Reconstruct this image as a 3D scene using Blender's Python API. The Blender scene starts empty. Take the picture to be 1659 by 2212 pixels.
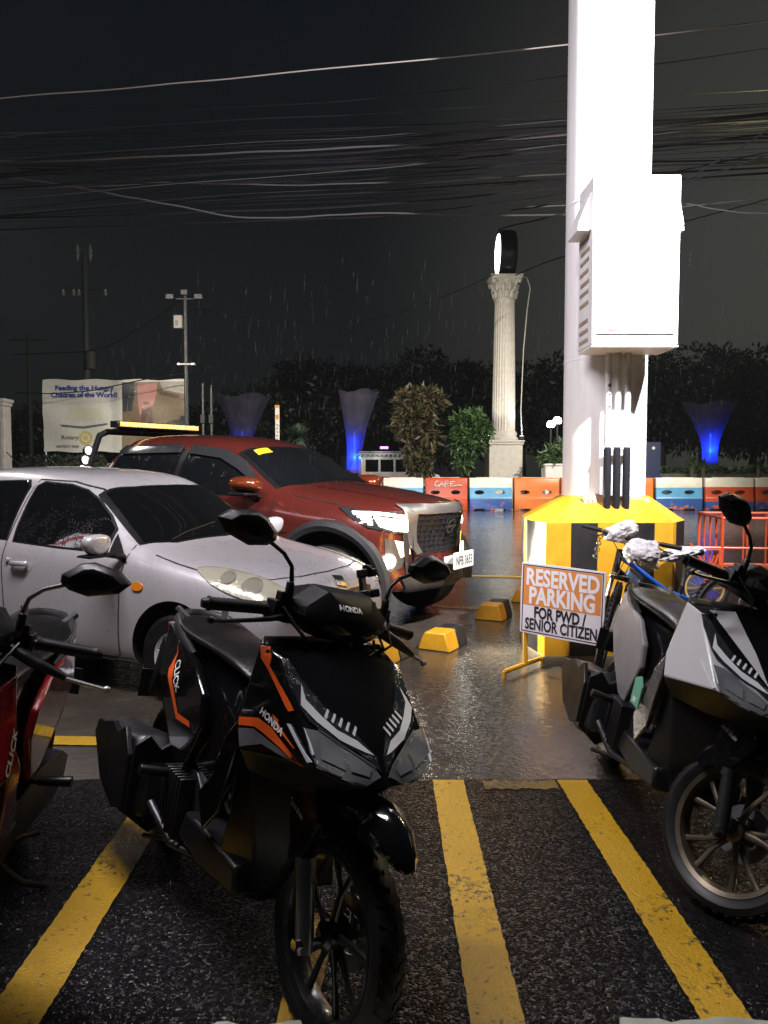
import bpy, bmesh, math, random
from mathutils import Vector, Matrix
from mathutils.bvhtree import BVHTree
R = math.radians
rnd = random.Random(7)
scene = bpy.context.scene
COL = scene.collection

# ------------------------------------------------------------------ camera
EYE, FPX, PITCH = 1.47, 1662.0, math.atan(96/1662.0)      # photo read at 1659 x 2212
cam_d = bpy.data.cameras.new('camera')
cam = bpy.data.objects.new('camera', cam_d); COL.objects.link(cam)
cam.location = (0, 0, EYE); cam.rotation_euler = (R(90)-PITCH, 0, 0)
cam_d.sensor_fit = 'VERTICAL'; cam_d.sensor_height = 34.6; cam_d.lens = 34.6*FPX/2212
cam_d.clip_start = 0.05; cam_d.clip_end = 900
scene.camera = cam

# ------------------------------------------------------------------ world: night overcast lit from below by the town
world = bpy.data.worlds.new('World'); scene.world = world; world.use_nodes = True
wn = world.node_tree; wn.nodes.clear()
tc = wn.nodes.new('ShaderNodeTexCoord'); sx = wn.nodes.new('ShaderNodeSeparateXYZ')
wr = wn.nodes.new('ShaderNodeValToRGB'); bg = wn.nodes.new('ShaderNodeBackground'); wo = wn.nodes.new('ShaderNodeOutputWorld')
wn.links.new(tc.outputs['Generated'], sx.inputs[0]); wn.links.new(sx.outputs['Z'], wr.inputs[0])
dt = wn.nodes.new('ShaderNodeVectorMath'); dt.operation = 'DOT_PRODUCT'; dt.inputs[1].default_value = (.52, .82, .22)   # glow of the town to the right
wn.links.new(tc.outputs['Generated'], dt.inputs[0])
gr = wn.nodes.new('ShaderNodeValToRGB'); gr.color_ramp.elements[0].position = .82; gr.color_ramp.elements[0].color = (0, 0, 0, 1)
gr.color_ramp.elements[1].position = 1.0; gr.color_ramp.elements[1].color = (.030, .029, .024, 1); gr.color_ramp.interpolation = 'EASE'
wn.links.new(dt.outputs['Value'], gr.inputs[0])
wm = wn.nodes.new('ShaderNodeMix'); wm.data_type = 'RGBA'; wm.blend_type = 'ADD'; wm.inputs[0].default_value = 1
wn.links.new(wr.outputs[0], wm.inputs[6]); wn.links.new(gr.outputs[0], wm.inputs[7]); wn.links.new(wm.outputs[2], bg.inputs[0]); wn.links.new(bg.outputs[0], wo.inputs[0])
cr = wr.color_ramp
cr.elements[0].position = 0.0; cr.elements[0].color = (.0085, .0092, .0088, 1)
cr.elements[1].position = .62; cr.elements[1].color = (.0028, .0040, .0050, 1)
e = cr.elements.new(.22); e.color = (.0066, .0080, .0088, 1)
bg.inputs[1].default_value = 1.0

# ------------------------------------------------------------------ exposure, render
scene.view_settings.view_transform = 'Standard'; scene.view_settings.look = 'None'
scene.view_settings.exposure = 0.0; scene.view_settings.gamma = 1.0
scene.cycles.use_denoising = True
scene.cycles.max_bounces = 6; scene.cycles.diffuse_bounces = 3; scene.cycles.glossy_bounces = 4
scene.cycles.transmission_bounces = 4; scene.cycles.volume_bounces = 0
scene.cycles.sample_clamp_indirect = 4.0
scene.cycles.caustics_reflective = False; scene.cycles.caustics_refractive = False

# ------------------------------------------------------------------ lamps of the place
def look(o, target):
    o.rotation_euler = (Vector(target)-o.location).to_track_quat('-Z', 'Y').to_euler()
def area(name, loc, target, power, color, sx_, sy_, spread=180):
    d = bpy.data.lights.new(name, 'AREA'); d.shape = 'RECTANGLE'; d.size = sx_; d.size_y = sy_
    d.energy = power; d.color = color; d.spread = R(spread)
    o = bpy.data.objects.new(name, d); COL.objects.link(o); o.location = loc; look(o, target); return o
def spot(name, loc, target, power, color, ang, blend=.4, rad=.08):
    d = bpy.data.lights.new(name, 'SPOT'); d.energy = power; d.color = color; d.spot_size = R(ang); d.spot_blend = blend
    d.shadow_soft_size = rad
    o = bpy.data.objects.new(name, d); COL.objects.link(o); o.location = loc; look(o, target); return o
def point(name, loc, power, color, rad=.1):
    d = bpy.data.lights.new(name, 'POINT'); d.energy = power; d.color = color; d.shadow_soft_size = rad
    o = bpy.data.objects.new(name, d); COL.objects.link(o); o.location = loc; return o
# shop front strip lights above and behind the camera
area('shop_strip_light', (-1.7, 2.9, 5.3), (-1.5, 5.2, .5), 420, (1, .93, .98), 3.4, .5)
# floodlight on the shop front, up to the right, aimed at the pillar
spot('shop_floodlight', (3.5, 1.3, 6.6), (1.75, 6.2, 4.0), 12500, (1, .955, 1), 60, .7, .16)

# ------------------------------------------------------------------ photo pixel -> world
_c, _s = math.cos(PITCH), math.sin(PITCH)
def _dir(px, py):
    u = (px-829.5)/FPX; v = (1106-py)/FPX
    return u, _c+v*_s, -_s+v*_c
def at(px, py, Y):
    d = _dir(px, py); return Vector((d[0]/d[1]*Y, Y, EYE+d[2]/d[1]*Y))
def gnd(px, py, z=0.0):
    d = _dir(px, py); t = (z-EYE)/d[2]; return Vector((d[0]*t, d[1]*t, z))

# ------------------------------------------------------------------ materials
def new_mat(name):
    m = bpy.data.materials.new(name); m.use_nodes = True; nt = m.node_tree
    return m, nt, nt.nodes['Principled BSDF']
def node(nt, kind, **kw):
    n = nt.nodes.new(kind)
    for k, v in kw.items():
        if k.startswith('i_'):
            key = k[2:]; key = int(key) if key.isdigit() else key.replace('_', ' ')
            n.inputs[key].default_value = v
        else: setattr(n, k, v)
    return n
def noise(nt, scale, detail=4, rough=.6, coords='Object', vec=None):
    n = node(nt, 'ShaderNodeTexNoise'); n.inputs['Scale'].default_value = scale
    n.inputs['Detail'].default_value = detail; n.inputs['Roughness'].default_value = rough
    if vec is None:
        t = node(nt, 'ShaderNodeTexCoord'); vec = t.outputs[coords]
    nt.links.new(vec, n.inputs['Vector']); return n
def ramp(nt, src, stops):
    r = node(nt, 'ShaderNodeValToRGB'); c = r.color_ramp
    while len(c.elements) < len(stops): c.elements.new(.5)
    for el, (p, col) in zip(c.elements, stops):
        el.position = p; el.color = tuple(col)+(1,) if len(col) == 3 else col
    nt.links.new(src, r.inputs[0]); return r
def gray(v): return (v, v, v)
def mixc(nt, fac, a, b):
    m = node(nt, 'ShaderNodeMix', data_type='RGBA')
    if hasattr(fac, 'links'): nt.links.new(fac, m.inputs[0])
    else: m.inputs[0].default_value = fac
    for s, x in ((6, a), (7, b)):
        if hasattr(x, 'links'): nt.links.new(x, m.inputs[s])
        else: m.inputs[s].default_value = tuple(x)+(1,)
    return m.outputs[2]
def bump(nt, p, h, strength, dist=.01, socket='Normal'):
    b = node(nt, 'ShaderNodeBump'); b.inputs['Strength'].default_value = strength; b.inputs['Distance'].default_value = dist
    nt.links.new(h, b.inputs['Height']); nt.links.new(b.outputs[0], p.inputs[socket]); return b
MATS = {}
def mat(name, color, rough=.5, metal=0.0, coat=0.0, spec=.5, drops=0.0, dirt=0.0, emit=None, es=0.0, dscale=260, coatr=.04):
    """plain material with slight uneven dirt, and rain drops standing on it when drops > 0"""
    if name in MATS: return MATS[name]
    m, nt, p = new_mat(name); MATS[name] = m
    p.inputs['Roughness'].default_value = rough; p.inputs['Metallic'].default_value = metal
    p.inputs['Coat Weight'].default_value = coat; p.inputs['Coat Roughness'].default_value = coatr
    p.inputs['Specular IOR Level'].default_value = spec
    n = noise(nt, 7.0, 6, .65)
    lo = tuple(c*(1-dirt) for c in color); hi = tuple(min(1, c*(1+.25*dirt)) for c in color)
    r = ramp(nt, n.outputs['Fac'], [(.32, lo), (.68, hi)]); nt.links.new(r.outputs[0], p.inputs['Base Color'])
    rr = ramp(nt, n.outputs['Fac'], [(.3, gray(max(0, rough*.8))), (.7, gray(min(1, rough*1.2)))])
    nt.links.new(rr.outputs[0], p.inputs['Roughness'])
    if drops > 0:
        t = node(nt, 'ShaderNodeTexCoord')
        v = node(nt, 'ShaderNodeTexVoronoi'); v.inputs['Scale'].default_value = dscale; v.inputs['Randomness'].default_value = 1
        nt.links.new(t.outputs['Object'], v.inputs['Vector'])
        d = ramp(nt, v.outputs['Distance'], [(.0, gray(1)), (.42, gray(0))]); d.color_ramp.interpolation = 'EASE'
        n2 = noise(nt, dscale*.12, 2, .5)
        k = ramp(nt, n2.outputs['Fac'], [(.45, gray(0)), (.62, gray(1))])
        mu = node(nt, 'ShaderNodeMath', operation='MULTIPLY'); nt.links.new(d.outputs[0], mu.inputs[0]); nt.links.new(k.outputs[0], mu.inputs[1])
        b = bump(nt, p, mu.outputs[0], drops, .002)
        if coat > 0: nt.links.new(b.outputs[0], p.inputs['Coat Normal'])
    if emit:
        p.inputs['Emission Color'].default_value = tuple(emit)+(1,); p.inputs['Emission Strength'].default_value = es
    return m
def emission(name, color, strength):
    if name in MATS: return MATS[name]
    m, nt, p = new_mat(name); MATS[name] = m
    p.inputs['Base Color'].default_value = (.8, .8, .8, 1)
    p.inputs['Emission Color'].default_value = tuple(color)+(1,); p.inputs['Emission Strength'].default_value = strength
    return m

# ------------------------------------------------------------------ mesh builder
def link(o, parent=None):
    COL.objects.link(o)
    if parent is not None: o.parent = parent
    return o
class MB:
    def __init__(s): s.v = []; s.f = []; s.mi = []
    def add(s, vs, fs, mi=0, M=None):
        n = len(s.v)
        s.v += [tuple(M @ Vector(p)) if M is not None else tuple(p) for p in vs]
        s.f += [tuple(i+n for i in f) for f in fs]; s.mi += [mi]*len(fs); return s
    def box(s, c, d, mi=0, M=None, taper=1.0):
        x, y, z = d[0]/2, d[1]/2, d[2]/2; vs = []
        for k, t in ((-1, 1.0), (1, taper)):
            for a, b in ((-1, -1), (1, -1), (1, 1), (-1, 1)): vs.append((c[0]+a*x*t, c[1]+b*y*t, c[2]+k*z))
        return s.add(vs, [(3, 2, 1, 0), (4, 5, 6, 7), (0, 1, 5, 4), (1, 2, 6, 5), (2, 3, 7, 6), (3, 0, 4, 7)], mi, M)
    def tube(s, path, r, n=8, mi=0, caps=True, flat=1.0):
        path = [Vector(p) for p in path]; rs = r if isinstance(r, (list, tuple)) else [r]*len(path)
        t0 = (path[1]-path[0]).normalized()
        ref = Vector((0, 0, 1)) if abs(t0.z) < .9 else Vector((1, 0, 0))
        u = t0.cross(ref).normalized(); vs = []
        for i, p in enumerate(path):
            if i == 0: t = t0
            elif i == len(path)-1: t = (path[i]-path[i-1]).normalized()
            else:
                a = (path[i]-path[i-1]).normalized(); b = (path[i+1]-path[i]).normalized(); t = a+b
                t = t.normalized() if t.length > 1e-6 else b
            u = u-t*u.dot(t); u = u.normalized() if u.length > 1e-6 else t.orthogonal().normalized()
            w = t.cross(u)
            for k in range(n):
                a = 2*math.pi*k/n; vs.append(p+u*(math.cos(a)*rs[i])+w*(math.sin(a)*rs[i]*flat))
        fs = []
        for i in range(len(path)-1):
            for k in range(n):
                k2 = (k+1) % n; fs.append((i*n+k, i*n+k2, (i+1)*n+k2, (i+1)*n+k))
        if caps: fs += [tuple(reversed(range(n))), tuple((len(path)-1)*n+k for k in range(n))]
        return s.add(vs, fs, mi)
    def cyl(s, p0, p1, r0, r1=None, n=16, mi=0): return s.tube([p0, p1], [r0, r0 if r1 is None else r1], n, mi)
    def loft(s, secs, mi=0, closed=True, caps=True):
        n = len(secs[0]); vs = [p for sec in secs for p in sec]; fs = []
        for i in range(len(secs)-1):
            for k in range(n if closed else n-1):
                k2 = (k+1) % n; fs.append((i*n+k, i*n+k2, (i+1)*n+k2, (i+1)*n+k))
        if caps: fs += [tuple(reversed(range(n))), tuple((len(secs)-1)*n+k for k in range(n))]
        return s.add(vs, fs, mi)
    def lathe(s, prof, c=(0, 0, 0), axis='y', n=40, mi=0, close=False):
        vs = []
        for r, h in prof:
            for k in range(n):
                a = 2*math.pi*k/n; x, y = r*math.cos(a), r*math.sin(a)
                p = (x, h, y) if axis == 'y' else ((x, y, h) if axis == 'z' else (h, x, y))
                vs.append((c[0]+p[0], c[1]+p[1], c[2]+p[2]))
        fs = []; m = len(prof)
        for i in range(m if close else m-1):
            j = (i+1) % m
            for k in range(n):
                k2 = (k+1) % n; fs.append((i*n+k, i*n+k2, j*n+k2, j*n+k))
        if not close:
            if prof[0][0] > 1e-6: fs.append(tuple(reversed(range(n))))
            if prof[-1][0] > 1e-6: fs.append(tuple((m-1)*n+k for k in range(n)))
        return s.add(vs, fs, mi)
    def prism(s, poly, h0, h1, axis='y', mi=0, M=None):
        """polygon (a, b) extruded along an axis; y: (x, z), x: (y, z), z: (x, y)"""
        n = len(poly)
        def P(a, b, h): return {'y': (a, h, b), 'x': (h, a, b), 'z': (a, b, h)}[axis]
        vs = [P(a, b, h0) for a, b in poly]+[P(a, b, h1) for a, b in poly]
        fs = [tuple(reversed(range(n))), tuple(range(n, 2*n))]+[(i, (i+1) % n, n+(i+1) % n, n+i) for i in range(n)]
        return s.add(vs, fs, mi, M)
    def build(s, name, m, parent=None, bev=0.0, sub=0, smooth=True, ang=38, seg=2):
        me = bpy.data.meshes.new(name); me.from_pydata(s.v, [], s.f)
        ms = m if isinstance(m, (list, tuple)) else [m]
        for x in ms: me.materials.append(x)
        if len(ms) > 1: me.polygons.foreach_set('material_index', s.mi)
        bm = bmesh.new(); bm.from_mesh(me); bmesh.ops.remove_doubles(bm, verts=bm.verts, dist=1e-5)
        bmesh.ops.recalc_face_normals(bm, faces=bm.faces); bm.to_mesh(me); bm.free()
        if smooth:
            me.shade_smooth()
            if not sub: me.set_sharp_from_angle(angle=R(ang))
        else: me.shade_flat()
        o = link(bpy.data.objects.new(name, me), parent)
        if bev:
            b = o.modifiers.new('bevel', 'BEVEL'); b.width = bev; b.segments = seg; b.limit_method = 'ANGLE'; b.angle_limit = R(28)
            b.harden_normals = False
        if sub:
            b = o.modifiers.new('sub', 'SUBSURF'); b.levels = sub; b.render_levels = sub
        return o
def tag(o, label=None, cat=None, group=None, kind=None):
    if label: o['label'] = label
    if cat: o['category'] = cat
    if group: o['group'] = group
    if kind: o['kind'] = kind
    return o
def thing(name, label, cat, loc=(0, 0, 0), rz=0.0, group=None):
    o = link(bpy.data.objects.new(name, None)); o.location = loc; o.rotation_euler = (0, 0, rz); o.empty_display_size = .1
    return tag(o, label, cat, group)
def bake(o):
    dg = bpy.context.evaluated_depsgraph_get(); me = bpy.data.meshes.new_from_object(o.evaluated_get(dg))
    o.modifiers.clear(); o.data = me; return o
def cut(o, cutter):
    cutter.parent = o.parent; bpy.context.view_layer.update()
    b = o.modifiers.new('cut', 'BOOLEAN'); b.operation = 'DIFFERENCE'; b.object = cutter; b.solver = 'EXACT'
    bake(o); bpy.data.objects.remove(cutter)
    return o
def bvh(o):
    dg = bpy.context.evaluated_depsgraph_get(); me = o.evaluated_get(dg).to_mesh()
    t = BVHTree.FromPolygons([v.co.copy() for v in me.vertices], [tuple(p.vertices) for p in me.polygons]); o.evaluated_get(dg).to_mesh_clear()
    return t
def bvh_many(obs):
    vs = []; fs = []; dg = bpy.context.evaluated_depsgraph_get()
    for o in obs:
        ev = o.evaluated_get(dg); me = ev.to_mesh(); n = len(vs)
        vs += [v.co.copy() for v in me.vertices]; fs += [tuple(i+n for i in p.vertices) for p in me.polygons]; ev.to_mesh_clear()
    return BVHTree.FromPolygons(vs, fs)
def smooth_poly(pts, k=3):
    """closed polygon rounded by Catmull-Rom"""
    n = len(pts); out = []
    for i in range(n):
        p0, p1, p2, p3 = (Vector(pts[(i+j-1) % n]) for j in range(4))
        for t in range(k):
            t /= k; out.append(tuple(.5*((2*p1)+(p2-p0)*t+(2*p0-5*p1+4*p2-p3)*t*t+(3*p1-p0-3*p2+p3)*t**3)))
    return out
def drape(name, shapes, o, ux, uy, d, tree, off, m, parent, grid=.04, thick=0.0, reach=1.5, mis=None, sub_mat=None):
    """flat shapes (u, v) laid on a surface along d: lens, windows, stripes, lettering"""
    o, ux, uy, d = Vector(o), Vector(ux).normalized(), Vector(uy).normalized(), Vector(d).normalized()
    bm = bmesh.new()
    for vs, fs in shapes:
        bv = [bm.verts.new((p[0], p[1], 0)) for p in vs]
        for f in fs:
            try: bm.faces.new([bv[i] for i in f])
            except ValueError: pass
    bmesh.ops.triangulate(bm, faces=[f for f in bm.faces if len(f.verts) > 4])
    for ax in (0, 1):
        lo = min(v.co[ax] for v in bm.verts); hi = max(v.co[ax] for v in bm.verts)
        no = (1, 0, 0) if ax == 0 else (0, 1, 0); x = math.ceil(lo/grid)*grid
        while x < hi:
            co = (x, 0, 0) if ax == 0 else (0, x, 0)
            bmesh.ops.bisect_plane(bm, geom=bm.verts[:]+bm.edges[:]+bm.faces[:], plane_co=co, plane_no=no); x += grid
    for v in bm.verts:
        P = o+ux*v.co.x+uy*v.co.y
        hit = tree.ray_cast(P-d*reach, d, reach*2.2)
        if hit[0] is None:
            hit = tree.find_nearest(P)
        nn = hit[1]
        if nn.dot(d) > 0: nn = -nn
        nn = (nn-d*.6).normalized()
        v.co = hit[0]+nn*off
    bm.normal_update()
    if sum(f.normal.dot(d)*f.calc_area() for f in bm.faces) > 0: bmesh.ops.reverse_faces(bm, faces=bm.faces)
    if thick:
        g = bmesh.ops.extrude_edge_only(bm, edges=[e for e in bm.edges if e.is_boundary])
        for v in [x for x in g['geom'] if isinstance(x, bmesh.types.BMVert)]: v.co += d*thick
    me = bpy.data.meshes.new(name); bm.to_mesh(me); bm.free(); me.materials.append(m)
    me.shade_smooth(); me.set_sharp_from_angle(angle=R(50))
    return link(bpy.data.objects.new(name, me), parent)
def poly(pts): return [(pts, [tuple(range(len(pts)))])]
def strip(pts, w):
    """open polyline widened to a ribbon, as one shape"""
    P = [Vector(p).to_2d() for p in pts]; vs = []
    for i, p in enumerate(P):
        t = (P[min(i+1, len(P)-1)]-P[max(i-1, 0)]).normalized(); q = Vector((-t.y, t.x))*w/2; vs += [tuple(p+q), tuple(p-q)]
    return [(vs, [(2*i, 2*i+1, 2*i+3, 2*i+2) for i in range(len(P)-1)])]
def letters(s, size, bold=0.0, width=None, shear=0.0, align='CENTER', space=1.0):
    """a line of lettering as flat shapes, baseline on v = 0"""
    c = bpy.data.curves.new('lettering', 'FONT'); c.body = s; c.size = size; c.offset = bold; c.shear = shear; c.align_x = align
    c.space_character = space; c.resolution_u = 3
    o = link(bpy.data.objects.new('lettering', c)); bpy.context.view_layer.update()
    dg = bpy.context.evaluated_depsgraph_get(); me = bpy.data.meshes.new_from_object(o.evaluated_get(dg))
    vs = [(v.co.x, v.co.y) for v in me.vertices]; fs = [tuple(p.vertices) for p in me.polygons]
    bpy.data.objects.remove(o); bpy.data.meshes.remove(me)
    if width:
        a = min(v[0] for v in vs); b = max(v[0] for v in vs); k = width/(b-a)
        vs = [(v[0]*k, v[1]) for v in vs]
    return [(vs, fs)]
def flat(name, shapes, M, m, parent=None, thick=0.0):
    """flat shapes placed by a matrix (u, v -> local x, y)"""
    bm = bmesh.new()
    for vs, fs in shapes:
        bv = [bm.verts.new(M @ Vector((p[0], p[1], 0))) for p in vs]
        for f in fs:
            try: bm.faces.new([bv[i] for i in f])
            except ValueError: pass
    if thick:
        n = (M.to_3x3() @ Vector((0, 0, 1))).normalized()
        bmesh.ops.recalc_face_normals(bm, faces=bm.faces)
        g = bmesh.ops.extrude_face_region(bm, geom=bm.faces[:])
        for v in [x for x in g['geom'] if isinstance(x, bmesh.types.BMVert)]: v.co += n*thick
        bmesh.ops.recalc_face_normals(bm, faces=bm.faces)
    me = bpy.data.meshes.new(name); bm.to_mesh(me); bm.free(); me.materials.append(m)
    return link(bpy.data.objects.new(name, me), parent)
def frame(o, ux, uy):
    ux, uy = Vector(ux).normalized(), Vector(uy).normalized(); uz = ux.cross(uy).normalized(); uy = uz.cross(ux)
    M = Matrix.Identity(4)
    for i, a in enumerate((ux, uy, uz)):
        for j in range(3): M[j][i] = a[j]
    for j in range(3): M[j][3] = o[j]
    return M
# ------------------------------------------------------------------ shared materials
BLACKP = mat('black_plastic', (.006, .006, .0065), .36, spec=.35, drops=.35)
BLACKG = mat('gloss_black_paint', (.0035, .0035, .004), .14, coat=1.0, spec=.15, drops=.10)
RUBBER = mat('tyre_rubber', (.008, .008, .0085), .5, spec=.3, dirt=.5)
CHROME = mat('chrome', (.75, .75, .77), .12, metal=1)
STEEL = mat('grey_steel', (.32, .33, .35), .32, metal=1)
DARKM = mat('dark_metal', (.05, .05, .055), .38, metal=.8)
GLASSB = mat('dark_tinted_glass', (.004, .0045, .005), .03, spec=.6, drops=.45, dscale=85)
WHITEP = mat('white_paint', (.78, .77, .78), .42, dirt=.12)

# ------------------------------------------------------------------ ground
def wet_concrete():
    m, nt, p = new_mat('wet_concrete')
    t = node(nt, 'ShaderNodeTexCoord'); vec = t.outputs['Object']
    big = noise(nt, .35, 5, .6, vec=vec); med = noise(nt, 3.2, 6, .7, vec=vec); fine = noise(nt, 70, 3, .6, vec=vec)
    c1 = ramp(nt, big.outputs['Fac'], [(.3, (.042, .036, .029)), (.7, (.092, .080, .064))])
    c2 = ramp(nt, med.outputs['Fac'], [(.3, gray(.55)), (.75, gray(1.05))])
    mul = node(nt, 'ShaderNodeMix', data_type='RGBA', blend_type='MULTIPLY'); mul.inputs[0].default_value = 1
    nt.links.new(c1.outputs[0], mul.inputs[6]); nt.links.new(c2.outputs[0], mul.inputs[7]); nt.links.new(mul.outputs[2], p.inputs['Base Color'])
    pud = noise(nt, 1.1, 4, .55, vec=vec)
    r = ramp(nt, pud.outputs['Fac'], [(.42, gray(.035)), (.70, gray(.19))]); nt.links.new(r.outputs[0], p.inputs['Roughness'])
    # rain rings and grit
    rip = noise(nt, 26, 3, .6, vec=vec); vor = node(nt, 'ShaderNodeTexVoronoi'); vor.inputs['Scale'].default_value = 14; nt.links.new(vec, vor.inputs['Vector'])
    wv = node(nt, 'ShaderNodeMath', operation='SINE'); k = node(nt, 'ShaderNodeMath', operation='MULTIPLY'); k.inputs[1].default_value = 38
    nt.links.new(vor.outputs['Distance'], k.inputs[0]); nt.links.new(k.outputs[0], wv.inputs[0])
    a = node(nt, 'ShaderNodeMath', operation='MULTIPLY_ADD'); a.inputs[1].default_value = .10
    nt.links.new(wv.outputs[0], a.inputs[0]); nt.links.new(rip.outputs['Fac'], a.inputs[2])
    b = node(nt, 'ShaderNodeMath', operation='MULTIPLY_ADD'); b.inputs[1].default_value = .35
    nt.links.new(fine.outputs['Fac'], b.inputs[0]); nt.links.new(a.outputs[0], b.inputs[2])
    bump(nt, p, b.outputs[0], .36, .006)
    p.inputs['Specular IOR Level'].default_value = .8
    return m
tip = []
def asphalt_nodes(nt, p, vec):
    """stones of about a centimetre, each tipped its own way"""
    v = node(nt, 'ShaderNodeTexVoronoi'); v.inputs['Scale'].default_value = 104; nt.links.new(vec, v.inputs['Vector'])
    n = noise(nt, 60, 4, .7, vec=vec); big = noise(nt, 1.6, 4, .6, vec=vec)
    a = node(nt, 'ShaderNodeMath', operation='MULTIPLY_ADD'); a.inputs[1].default_value = -.8
    nt.links.new(v.outputs['Distance'], a.inputs[0]); nt.links.new(n.outputs['Fac'], a.inputs[2])
    g = node(nt, 'ShaderNodeNewGeometry'); s = node(nt, 'ShaderNodeVectorMath', operation='SUBTRACT'); s.inputs[1].default_value = (.5, .5, .5); nt.links.new(v.outputs['Color'], s.inputs[0])
    k = node(nt, 'ShaderNodeVectorMath', operation='MULTIPLY'); k.inputs[1].default_value = (.34, .42, .0); nt.links.new(s.outputs[0], k.inputs[0])
    ad = node(nt, 'ShaderNodeVectorMath', operation='ADD'); nt.links.new(g.outputs['Normal'], ad.inputs[0]); nt.links.new(k.outputs[0], ad.inputs[1])
    nm = node(nt, 'ShaderNodeVectorMath', operation='NORMALIZE'); nt.links.new(ad.outputs[0], nm.inputs[0]); tip.append(nm)
    return v, n, big, a
def wet_asphalt():
    m, nt, p = new_mat('wet_asphalt')
    t = node(nt, 'ShaderNodeTexCoord'); vec = t.outputs['Object']
    v, n, big, h = asphalt_nodes(nt, p, vec)
    c = ramp(nt, v.outputs['Color'], [(.0, (.002, .002, .0024)), (1, (.009, .0088, .0092))]); nt.links.new(c.outputs[0], p.inputs['Base Color'])
    r = ramp(nt, big.outputs['Fac'], [(.35, gray(.04)), (.65, gray(.13))]); nt.links.new(r.outputs[0], p.inputs['Roughness'])
    b = bump(nt, p, h.outputs[0], .7, .008); nt.links.new(tip[-1].outputs[0], b.inputs['Normal'])
    sp_ = node(nt, 'ShaderNodeSeparateXYZ'); nt.links.new(v.outputs['Color'], sp_.inputs[0])
    q = ramp(nt, sp_.outputs['Z'], [(.58, gray(.05)), (.98, gray(.8))]); nt.links.new(q.outputs[0], p.inputs['Specular IOR Level'])
    return m
def line_paint(name, wear=.5, tint=(.47, .275, .010), axis=None):
    """road paint worn through to the asphalt, more at the edges of the aggregate"""
    m, nt, p = new_mat(name)
    t = node(nt, 'ShaderNodeTexCoord'); vec = t.outputs['Object']
    v, n, big, h = asphalt_nodes(nt, p, vec)
    w1 = noise(nt, 46, 6, .8, vec=vec); w2 = noise(nt, 2.2, 3, .6, vec=vec)
    s = node(nt, 'ShaderNodeMath', operation='MULTIPLY_ADD'); s.inputs[1].default_value = .45
    nt.links.new(w2.outputs['Fac'], s.inputs[0]); nt.links.new(w1.outputs['Fac'], s.inputs[2])
    fac = ramp(nt, s.outputs[0], [(.765+.12*(1-wear), gray(0)), (.83+.12*(1-wear), gray(1))])
    col = ramp(nt, w2.outputs['Fac'], [(.3, tuple(c*.72 for c in tint)), (.7, tint)])
    nt.links.new(mixc(nt, fac.outputs[0], col.outputs[0], (.020, .018, .014)), p.inputs['Base Color'])
    r = ramp(nt, big.outputs['Fac'], [(.35, gray(.22)), (.65, gray(.5))]); nt.links.new(r.outputs[0], p.inputs['Roughness'])
    bump(nt, p, h.outputs[0], .5, .007)
    return m
CONC, ASPH = wet_concrete(), wet_asphalt()
LINE, LINE2 = line_paint('worn_yellow_line', .75), line_paint('yellow_line', .25)
g = MB(); g.add([(-160, -30, 0), (160, -30, 0), (160, 180, 0), (-160, 180, 0)], [(0, 1, 2, 3)])
tag(g.build('ground', CONC, smooth=False), kind='structure')
EDGE = gnd(900, 1686).y
a = MB(); n = 120
top = [(-8+16*i/n, EDGE+rnd.uniform(-.012, .012), .004) for i in range(n+1)]
a.add(top+[(8, -3, .004), (-8, -3, .004)], [tuple(range(n+3))])
tag(a.build('asphalt_pavement', ASPH, smooth=False), kind='structure')
def painted(name, x0, x1, y0, y1, m, z=.008, rag=.0025, skew=0.0):
    """a painted line with a ragged edge"""
    b = MB(); L = max(x1-x0, y1-y0); k = max(6, int(L/.018)); al = (y1-y0) > (x1-x0); l = []; r = []
    for i in range(k+1):
        t = i/k
        if al:
            y = y0+(y1-y0)*t; l.append((x0+skew*t+rnd.uniform(-rag, rag), y, z)); r.append((x1+skew*t+rnd.uniform(-rag, rag), y, z))
        else:
            x = x0+(x1-x0)*t; l.append((x, y0+skew*t+rnd.uniform(-rag, rag), z)); r.append((x, y1+skew*t+rnd.uniform(-rag, rag), z))
    b.add(l+r, [(i, i+1, k+2+i, k+1+i) for i in range(k)])
    return tag(b.build(name, m, smooth=False), kind='structure')
painted('parking_line', .228, .372, .6, EDGE-.01, LINE, skew=.0)
painted('parking_line', .868, 1.005, .6, EDGE-.01, LINE, skew=-.055)
painted('parking_line', -1.05, -.895, .6, EDGE+.05, LINE, skew=-.03)
painted('parking_line', .46, .80, EDGE-.11, EDGE-.015, line_paint('faded_yellow_line', 1.9, (.20, .125, .02)), rag=.010)
painted('parking_line', -.36, -.26, .9, 2.45, LINE, skew=.11)
painted('parking_line', -2.6, -.9, 4.02, 4.15, LINE2, skew=-.06)
painted('parking_line', 2.1, 4.6, EDGE-.12, EDGE-.0, LINE)
painted('bay_line', *[.30, 1.15], gnd(900, 1306).y-.1, gnd(900, 1306).y+.02, LINE2, skew=-.28)
painted('bay_line', .95, 2.0, 10.35, 10.47, LINE2, skew=-.2)
painted('bay_line', 3.2, 4.3, 9.3, 9.42, LINE2, skew=-.1)
painted('bay_line', 3.2, 4.6, 7.2, 7.3, LINE2)
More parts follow.
